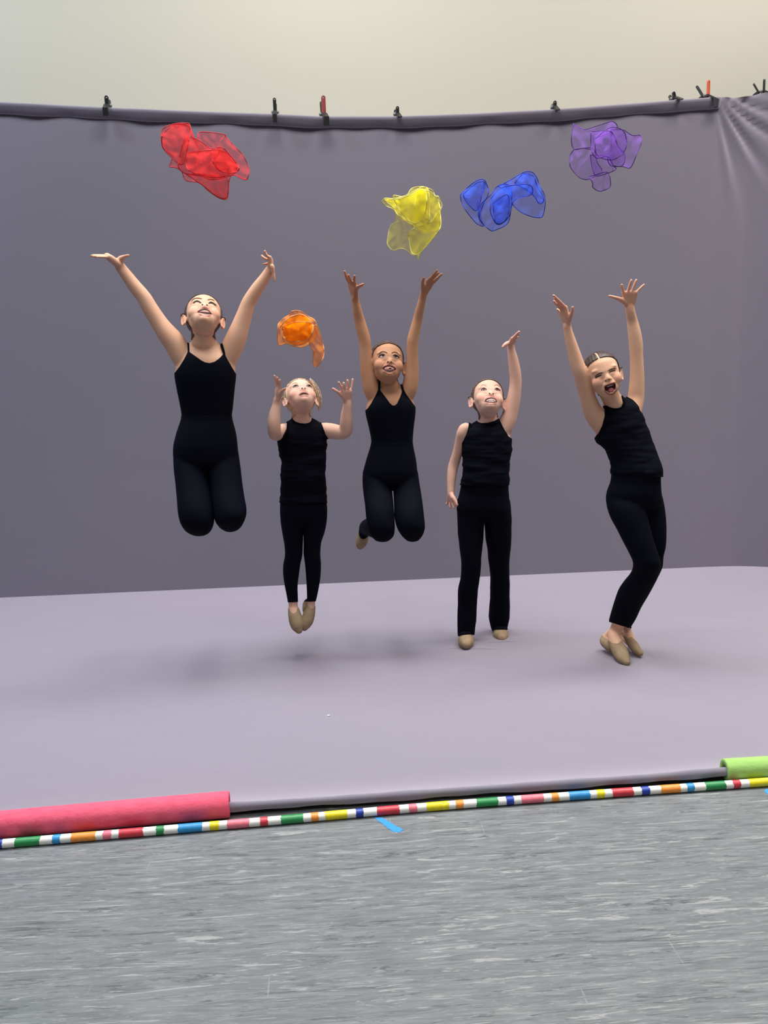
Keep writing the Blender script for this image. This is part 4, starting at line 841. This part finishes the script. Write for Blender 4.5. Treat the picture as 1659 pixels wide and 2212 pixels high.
# --- 4: standing girl -------------------------------------------------------------
Y4 = Yof(1007, 1392)
fL = Yof(1007, 1399)-Y4; fR = Yof(1082, 1385)-Y4
K4 = dict(Y=Y4, base=(P(1045, 900, Y4)[0], Y4, 0), label='girl standing in loose black trousers, one hand thrown up and the other hanging',
 torso=[[(1036, 905, 1072, 905, .8, .03), (1030, 912, 1080, 911, .7, .02), (1012, 922, 1092, 919, .62, .01), (1004, 936, 1098, 934, .6, 0), (1000, 956, 1104, 950, .62, 0), (1000, 978, 1103, 975, .66, 0), (1001, 1002, 1099, 1002, .7, -.005), (1000, 1030, 1097, 1030, .72, -.01), (996, 1058, 1096, 1058, .7, 0), (991, 1085, 1098, 1085, .68, 0), (991, 1106, 1101, 1104, .6, 0), (1015, 1118, 1080, 1118, .5, 0)]],
 loft=[[(990, 1080, 1046, 1090, .95, 0), (990, 1108, 1044, 1115, 1, 0), (991, 1138, 1043.5, 1140, .95, 0), (993.5, 1172, 1040.5, 1172, .95, -.005), (998, 1208, 1037, 1208, .98, -.01), (998, 1238, 1036, 1238, .98, -.005), (992, 1272, 1031, 1270, 1, .01), (992, 1305, 1027, 1305, .98, .02), (992, 1340, 1024, 1340, .98, .02), (993, 1370, 1020, 1370, 1, .02)],
       [(1046, 1090, 1100, 1080, .95, 0), (1046.5, 1115, 1102, 1108, 1, 0), (1049, 1140, 1102, 1138, .95, .01), (1053, 1172, 1101.5, 1172, .95, .02), (1057, 1208, 1098.5, 1208, .98, .04), (1061, 1240, 1098, 1240, .98, .06), (1061.5, 1272, 1099, 1270, 1, .09), (1060, 1305, 1098, 1305, .98, .12), (1060, 1335, 1096, 1335, .98, .13), (1066, 1358, 1091, 1358, 1, .13)]],
 limbs=[[(1015, 935, 0, 12), (1006, 926, 0, 13.5), (999.5, 936, 0, 13.5), (995, 952, .01, 12.4), (989, 975, .02, 11), (982, 998, .03, 11.4), (978, 1012, .03, 11.4), (975.5, 1032, .02, 10.4), (974, 1052, .01, 8.6), (974, 1070, 0, 7.6)],
        [(1078, 938, 0, 18), (1088, 925, 0, 19), (1097, 908, 0, 18), (1103, 890, 0, 16.4), (1109, 865, 0, 15), (1113, 840, 0, 13.6), (1114, 820, 0, 13), (1112, 800, 0, 12.8), (1108.5, 778, 0, 11.4), (1104.5, 757, 0, 9), (1102.5, 745, 0, 8)]],
 hands=[dict(Wr=(973.5, 1069, 0), knk=[(979, 1080, -.03), (969, 1082, .02)], tips=[(987, 1094, -.05), (982, 1098, -.04), (973, 1098, -.01), (963.5, 1091, .02)], thumb=[(979, 1075, -.03), (984.5, 1083, -.045), (988, 1090, -.055)], bend=.2),
        dict(Wr=(1102.5, 743, 0), knk=[(1107, 731, -.04), (1112, 735, .0)], tips=[(1122.5, 715.5, -.06), (1121.5, 719, -.04), (1119.5, 727, -.02), (1117.5, 734, 0)], thumb=[(1096, 742, -.03), (1090, 745, -.045), (1085.5, 750, -.05)], bend=0)],
 head=(1053.6, 864.5, 4.9, (11, 37.5, 2.7)), neck=(1056, 912, .0, 20), skin=skinB, lipm=lipA, creasem=crA, browm=br_lt, hairm=h_light, hair=dict(peak=.8),
 wear=[dict(name='tank_top', m=M_blackc, off=.0040, fold=(.0042, 9, 34), f=pf([(1013, 911), (1022, 910), (1029, 907), (1033, 912), (1042, 914), (1055, 913), (1068, 909), (1075, 905), (1079.5, 907), (1085, 919), (1091, 932), (1097, 942), (1103, 948), (1113, 955), (1125, 975), (1125, 1048), (985, 1048), (997, 1000), (998, 957), (1004, 946), (1009, 933), (1012, 921)]), flare=lambda x, y: .004*max(0, min(1, (y-1028)/18))),
       dict(name='trousers', m=M_blackc, off=.0050, fold=(.0022, 8, 12), f=mn(below(980, 1042, 1100, 1042), lambda x, y, d: np.maximum(x-988.0, y-1120), mx(mn(lambda x, y, d: 1047-x, above(985, 1375, 1025, 1370)), mn(lambda x, y, d: x-1045, above(1060, 1361, 1100, 1361)))), flare=lambda x, y: .0048*max(0, min(1, (y-1290)/50))),
       dict(name='dance_shoe', m=M_shoe, off=.0022, f=mn(lambda x, y, d: 1047-x, below(985, 1368, 1025, 1364))), dict(name='dance_shoe', m=M_shoe, off=.0022, f=mn(lambda x, y, d: x-1047, below(1060, 1354, 1100, 1354)))],
 face=dict(eyes_c=[(1045.5, 841), (1073.5, 841.5)], mouth=([(1046.2, 867), (1050, 862.6), (1054, 860.2), (1061, 858.8), (1067.6, 860), (1071.5, 863), (1074, 868)], [(1046.2, 867.2), (1050, 868.6), (1054, 869.4), (1061, 870), (1068.3, 869.8), (1071.5, 869.4), (1074, 868.4)], .004),
  inner=[([(1050, 865.4), (1055, 862), (1061, 861), (1067, 862), (1071, 865.6)], [(1050, 866.4), (1055, 868.4), (1061, 869), (1067, 868.8), (1071, 866.8)], 't')], tgap=[([(1055.2, 862.6), (1055.6, 868)], .8), ([(1058.6, 862), (1058.8, 868.4)], .6), ([(1062, 861.6), (1062.2, 868.4)], .6), ([(1065.6, 862), (1065.8, 868)], .9)],
  eyes=[([(1039.5, 843.4), (1045, 840.2), (1051.5, 843)], [(1039.5, 843.6), (1045, 843.8), (1051.5, 843.2)]), ([(1068, 842), (1073.5, 840.4), (1079.5, 844)], [(1068, 842.4), (1073.5, 843.6), (1079.5, 844.2)])],
  iris=[(1045.5, 841.6, 1.9), (1073.6, 841.8, 1.9)], lash=[([(1039, 844), (1042, 840), (1046, 838.6), (1052, 841.8)], 1.7), ([(1068, 841), (1073, 838.8), (1077, 840.6), (1080, 844.4)], 1.9)],
  brow=[([(1038, 834.5), (1044, 831), (1051, 833)], 1.5), ([(1067, 833), (1073, 831), (1079, 834)], 1.5)], nost=[(1057.8, 850, 2, 1.7, -.3), (1065.2, 850.6, 2, 1.7, .3)],
  lips=[([(1047, 863.4), (1051, 859.4), (1055, 857.4), (1061, 856.4), (1067.6, 857.4), (1072, 860.4), (1074, 864.4)], 2.4), ([(1050, 871.2), (1055, 872.2), (1061, 872.6), (1067, 872.4), (1072, 871.4)], 2.6)],
  crease=[([(1053, 852), (1047.5, 855.5), (1044.6, 861), (1043.6, 868)], 1.3), ([(1069, 853), (1074, 857), (1076.4, 863), (1076.4, 871)], 1.4)]))
def foot(ax, ay, tx, ty, adx, dya, rr, hw):
    return [(ax, ay, dya, hw*.72), (ax+(tx-ax)*.3, ay+(ty-ay)*.35, dya-.03, hw*.86), (ax+(tx-ax)*.6, ay+(ty-ay)*.65, dya-.075, hw), (ax+(tx-ax)*.85, ay+(ty-ay)*.86, dya-.11, hw*.95), (tx, ty, dya-.135, hw*.7)]
K4['limbs'] += [[(1006, 1366, .03, 12), (1006, 1375, .02, 12.5), (1006.5, 1382, -.01, 15.5), (1006.5, 1388, -.05, 15.8), (1006.5, 1391.5, -.075, 10.5)], [(1006, 1368, .04, 12), (1006, 1378, .06, 11)],
                [(1079, 1355, .14, 11.5), (1079.5, 1362, .13, 12.5), (1081, 1369, .105, 15), (1082, 1375, .07, 15.4), (1083, 1378.5, .045, 10)], [(1078.5, 1356, .15, 11.5), (1078.5, 1366, .17, 10.5)]]

# --- 5: leaning girl at right --------------------------------------------------------
Y5 = Yof(1352, 1432)
K5 = dict(Y=Y5, base=(P(1345, 900, Y5)[0], Y5, 0), label='girl at right arching on her toes with mouth wide open and both arms raised',
 torso=[[(1305, 866, 1342, 858, .8, .02), (1301, 880, 1356, 864, .7, .01), (1296, 900, 1374, 876, .62, 0), (1289, 930, 1388, 900, .62, 0), (1288, 950, 1396, 925, .64, 0), (1304, 965, 1408, 955, .68, -.01), (1317, 988, 1418, 982, .7, -.02), (1323, 1012, 1424, 1006, .72, -.03), (1322, 1040, 1424, 1036, .72, -.03), (1313, 1068, 1425, 1062, .72, -.03), (1315, 1092, 1428, 1086, .68, -.02), (1340, 1108, 1412, 1104, .5, -.02)]],
 loft=[[(1312, 1070, 1385, 1070, .9, -.03), (1313, 1092, 1390, 1090, .95, -.045), (1321, 1118, 1395, 1112, .95, -.06), (1335, 1144, 1402, 1138, .95, -.075), (1348, 1170, 1409, 1165, .95, -.09), (1361, 1195, 1418, 1192, .95, -.10), (1370, 1217, 1425, 1215, .95, -.105), (1366, 1238, 1420, 1240, .95, -.08), (1351, 1258, 1409, 1262, 1, -.04), (1339, 1276, 1397, 1284, 1, 0), (1330, 1300, 1383, 1308, 1, .04), (1322, 1326, 1371, 1334, 1, .07), (1317, 1344, 1360, 1352, 1, .09)],
       [(1365, 1075, 1428, 1070, .9, .01), (1375, 1100, 1433, 1095, .95, .0), (1382, 1125, 1436, 1122, .95, -.01), (1388, 1150, 1437, 1148, .95, -.02), (1396, 1178, 1436, 1178, .95, -.03), (1402, 1202, 1431, 1202, .98, -.03), (1402, 1222, 1429, 1224, .98, -.02), (1392, 1245, 1417, 1250, 1, .02), (1372, 1280, 1396, 1288, 1, .08), (1356, 1312, 1377, 1318, 1, .12), (1344, 1340, 1360, 1346, 1, .14)]],
 limbs=[[(1312, 930, 0, 20), (1296, 912, -.01, 22), (1283, 893, -.02, 21), (1274, 872, -.03, 18.5), (1267, 850, -.04, 16.8), (1259, 825, -.05, 16.2), (1253, 804, -.06, 16), (1246, 784, -.06, 15.2), (1239, 760, -.06, 13.6), (1232, 735, -.06, 11.6), (1227, 715, -.06, 9.6), (1225, 704, -.06, 9)],
        [(1360, 905, .01, 19), (1367, 885, .02, 19.5), (1373, 862, .03, 18), (1375, 840, .03, 16.6), (1376, 815, .03, 15.6), (1375.5, 785, .03, 14.6), (1374.5, 765, .03, 14.4), (1373.5, 745, .03, 15), (1370.5, 720, .03, 14.2), (1366, 695, .03, 12), (1362, 675, .02, 10.4), (1360, 663, .02, 10)],
        [(1335, 1350, .09, 13), (1329, 1364, .10, 13.5), (1327, 1376, .08, 14), (1333, 1394, .05, 15.4), (1341, 1411, .015, 15.4), (1348, 1424, -.02, 12.4), (1353, 1430, -.035, 8)], [(1325, 1366, .12, 11), (1312, 1376, .14, 10.5), (1307, 1386, .13, 10.5), (1320, 1396, .09, 12)],
        [(1353, 1346, .14, 9), (1354, 1360, .15, 9.5), (1359, 1376, .13, 10.5), (1367, 1393, .09, 11), (1376, 1405, .06, 9), (1383, 1411, .04, 6.5)], [(1350, 1362, .18, 9), (1348, 1374, .19, 8.5), (1358, 1386, .15, 9)]],
 hands=[dict(Wr=(1225.5, 702, -.06), knk=[(1222, 664, -.09), (1210, 674, -.05)], tips=[(1194.5, 637, -.12), (1197, 643, -.1), (1195.5, 649, -.08), (1202.5, 667, -.05)], thumb=[(1232, 684, -.09), (1236.5, 672, -.11), (1237, 663.5, -.12)], bend=0),
        dict(Wr=(1360, 661, .02), knk=[(1346.5, 631, 0), (1373.5, 632, 0)], tips=[(1342.5, 613.5, -.02), (1364, 604, -.02), (1375, 603.5, -.01), (1392, 614, 0)], thumb=[(1342, 648, 0), (1329, 643, -.02), (1316, 639.5, -.03)], bend=0, rp=4.9)],
 head=(1303, 812, 5.3, (12, 7, 18)), headdy=-.05, neck=(1327, 872, -.01, 21), skin=skinA, lipm=lipC, creasem=crA, browm=br_ebony, hairm=h_ebony, hair=dict(peak=.5, part=-.9, fwd=-.3),
 wear=[dict(name='tank_top', m=M_blackc, off=.0044, fold=(.0042, 9, 30), f=mn(pf([(1305, 876), (1310, 876), (1317, 879.5), (1327, 882), (1336, 881.5), (1342, 879), (1346, 869), (1342, 857), (1343, 851), (1350, 854), (1357, 858), (1366, 864), (1374, 872), (1381, 886), (1386, 894), (1402, 910), (1420, 950), (1440, 1000), (1444, 1030), (1380, 1030), (1310, 1022), (1300, 985), (1270, 957), (1285, 950), (1293, 936), (1301, 919), (1306, 899), (1306, 886)]), lambda x, y, d: np.where(x < 1285+0*y, -1., 50.)), flare=lambda x, y: .008*max(0, min(1, (y-1000)/25))*(1 if x > 1390 else .2)),
       dict(name='leggings', m=M_black, off=.0030, f=mn(below(1310, 1016, 1430, 1022), mx(above(1315, 1342, 1360, 1356), lambda x, y, d: -np.ones(len(x))))),
       dict(name='dance_shoe', m=M_shoe, off=.0022, f=lambda x, y, d: np.minimum.reduce([y-1360+0*x, np.where((x > 1346) & (d > .118-(y-1370)*.0012), -2.0, 2.0), np.maximum((y-1392)-(x-1322)*.15+6, (1317-x)-(y-1376)*-.9+0)]) )],
 face=dict(eyes_c=[(1294, 811), (1323, 801)], mouth=([(1305.4, 837.5), (1308, 834), (1313.7, 831.6), (1321, 829), (1327, 827.6), (1329.8, 830)], [(1305.4, 837.8), (1308, 843.6), (1316, 849.2), (1324, 848.6), (1329, 841), (1329.9, 831)], .010),
  inner=[([(1313, 843.6), (1317, 838.6), (1322, 838), (1326, 840.6)], [(1313, 844.4), (1317, 847.4), (1322, 847), (1326, 843)], 'g'), ([(1310.4, 833.8), (1314.5, 832.2), (1320.5, 830.2), (1325.4, 829.2)], [(1310.4, 834.6), (1315, 834.6), (1321, 832.6), (1325.4, 830.4)], 't')],
  lash=[([(1286, 816.8), (1290, 813.6), (1295, 811.6), (1300, 810)], 2.6), ([(1315, 804.6), (1319, 802), (1324, 800.8), (1329.5, 799.6)], 2.4)],
  brow=[([(1284.5, 814), (1290, 809.4), (1296, 806.4), (1303, 804.6)], 2.4), ([(1313, 801.6), (1318, 798.4), (1324, 796.4), (1331, 795.8)], 2.4)], nost=[(1308.2, 822.6, 2.0, 1.3, -.4), (1316, 819.6, 2.0, 1.2, -.2)],
  lips=[([(1304.6, 835.4), (1308, 831.8), (1313.7, 829.4), (1321, 826.8), (1327.4, 825.4), (1330.6, 827.4)], 2.0), ([(1305.6, 841), (1309, 847), (1316, 852), (1325, 851), (1331, 843)], 2.6)],
  crease=[([(1304, 822), (1300, 827), (1299.6, 834)], 1.5), ([(1322, 812), (1328, 816), (1332, 823), (1334, 831)], 1.9)]))

# dance shoe outlines of the small girl (two shoes, low cut front) and the leaning girl
K2['wear'][2] = dict(name='dance_shoe', m=M_shoe, off=.0022, f=pf([(618, 1312), (624, 1314), (629, 1322), (634, 1326), (640, 1322), (643, 1312), (647, 1316), (653, 1330), (662, 1345), (658, 1362), (650, 1375), (634, 1372), (620, 1345)]))
K2['wear'].append(dict(name='dance_shoe', m=M_shoe, off=.0022, f=lambda x, y, d, f1=polyf([(650, 1296), (660, 1292), (664, 1305), (669, 1314), (675, 1315), (682, 1308), (686, 1320), (680, 1345), (664, 1368), (650, 1364), (649, 1345)]): np.minimum(f1(x, y), (x-(646+(y-1300)*.0))*1.0)))
def shoes2(x, y, d, left):
    line = 650+(y-1310)*.16                      # between the two feet
    return (line-x) if left else (x-line)
fa, fb = K2['wear'][2]['f'], K2['wear'][3]['f']
K2['wear'][2]['f'] = mn(fa, lambda x, y, d: shoes2(x, y, d, True)); K2['wear'][3]['f'] = mn(fb, lambda x, y, d: shoes2(x, y, d, False))
s5 = polyf([(1286, 1364), (1298, 1368), (1305, 1376), (1314, 1383), (1324, 1389), (1334, 1391), (1342, 1384), (1348, 1392), (1364, 1420), (1368, 1440), (1340, 1446), (1316, 1420), (1290, 1402)])
K5['wear'][2] = dict(name='dance_shoe', m=M_shoe, off=.0022, f=lambda x, y, d: np.minimum(s5(x, y), 1e9*0+(1355+(y-1400)*.45-x)+8))
s5b = polyf([(1340, 1372), (1349, 1372), (1353, 1378), (1358, 1379), (1364, 1376), (1395, 1406), (1392, 1424), (1370, 1420), (1350, 1396)])
K5['wear'].append(dict(name='dance_shoe', m=M_shoe, off=.0022, f=lambda x, y, d: np.minimum(s5b(x, y), (x-(1352+(y-1385)*.62)))))
import time
for K in (K1, K2, K3, K4, K5):
    t0 = time.time(); K['res'] = build_kid(K); print('kid', round(time.time()-t0, 1))
for g in ():
    pass
# blonde ponytail wisps beside the small girl's neck
rt, bvh, HL, u = K2['res']
V = []; Fc = []
oc = spline(np.array([(670, 818), (682, 830), (690.5, 846), (694.5, 864), (693, 879), (689, 888)], float), 4); ic = spline(np.array([(670, 822), (678, 838), (683, 852), (686, 866), (687, 877), (688, 887)], float), 4)
for i in range(9):
    t = i/8; pts = [P(*(o*t+c*(1-t)), Y2+.03+.02*math.sin(i*2.3)+.02*k/len(oc)) for k, (o, c) in enumerate(zip(oc, ic))]
    rr = np.interp(np.linspace(0, 1, len(pts)), [0, .5, 1], [.0026, .0030, .0008])
    v, f = tube3(pts, rr, 6); b = len(V); V += v; Fc += [tuple(k+b for k in q) for q in f]
mesh_obj('loose_hair', V, Fc, hairm('pale blonde hair', (178, 158, 136)), rt)
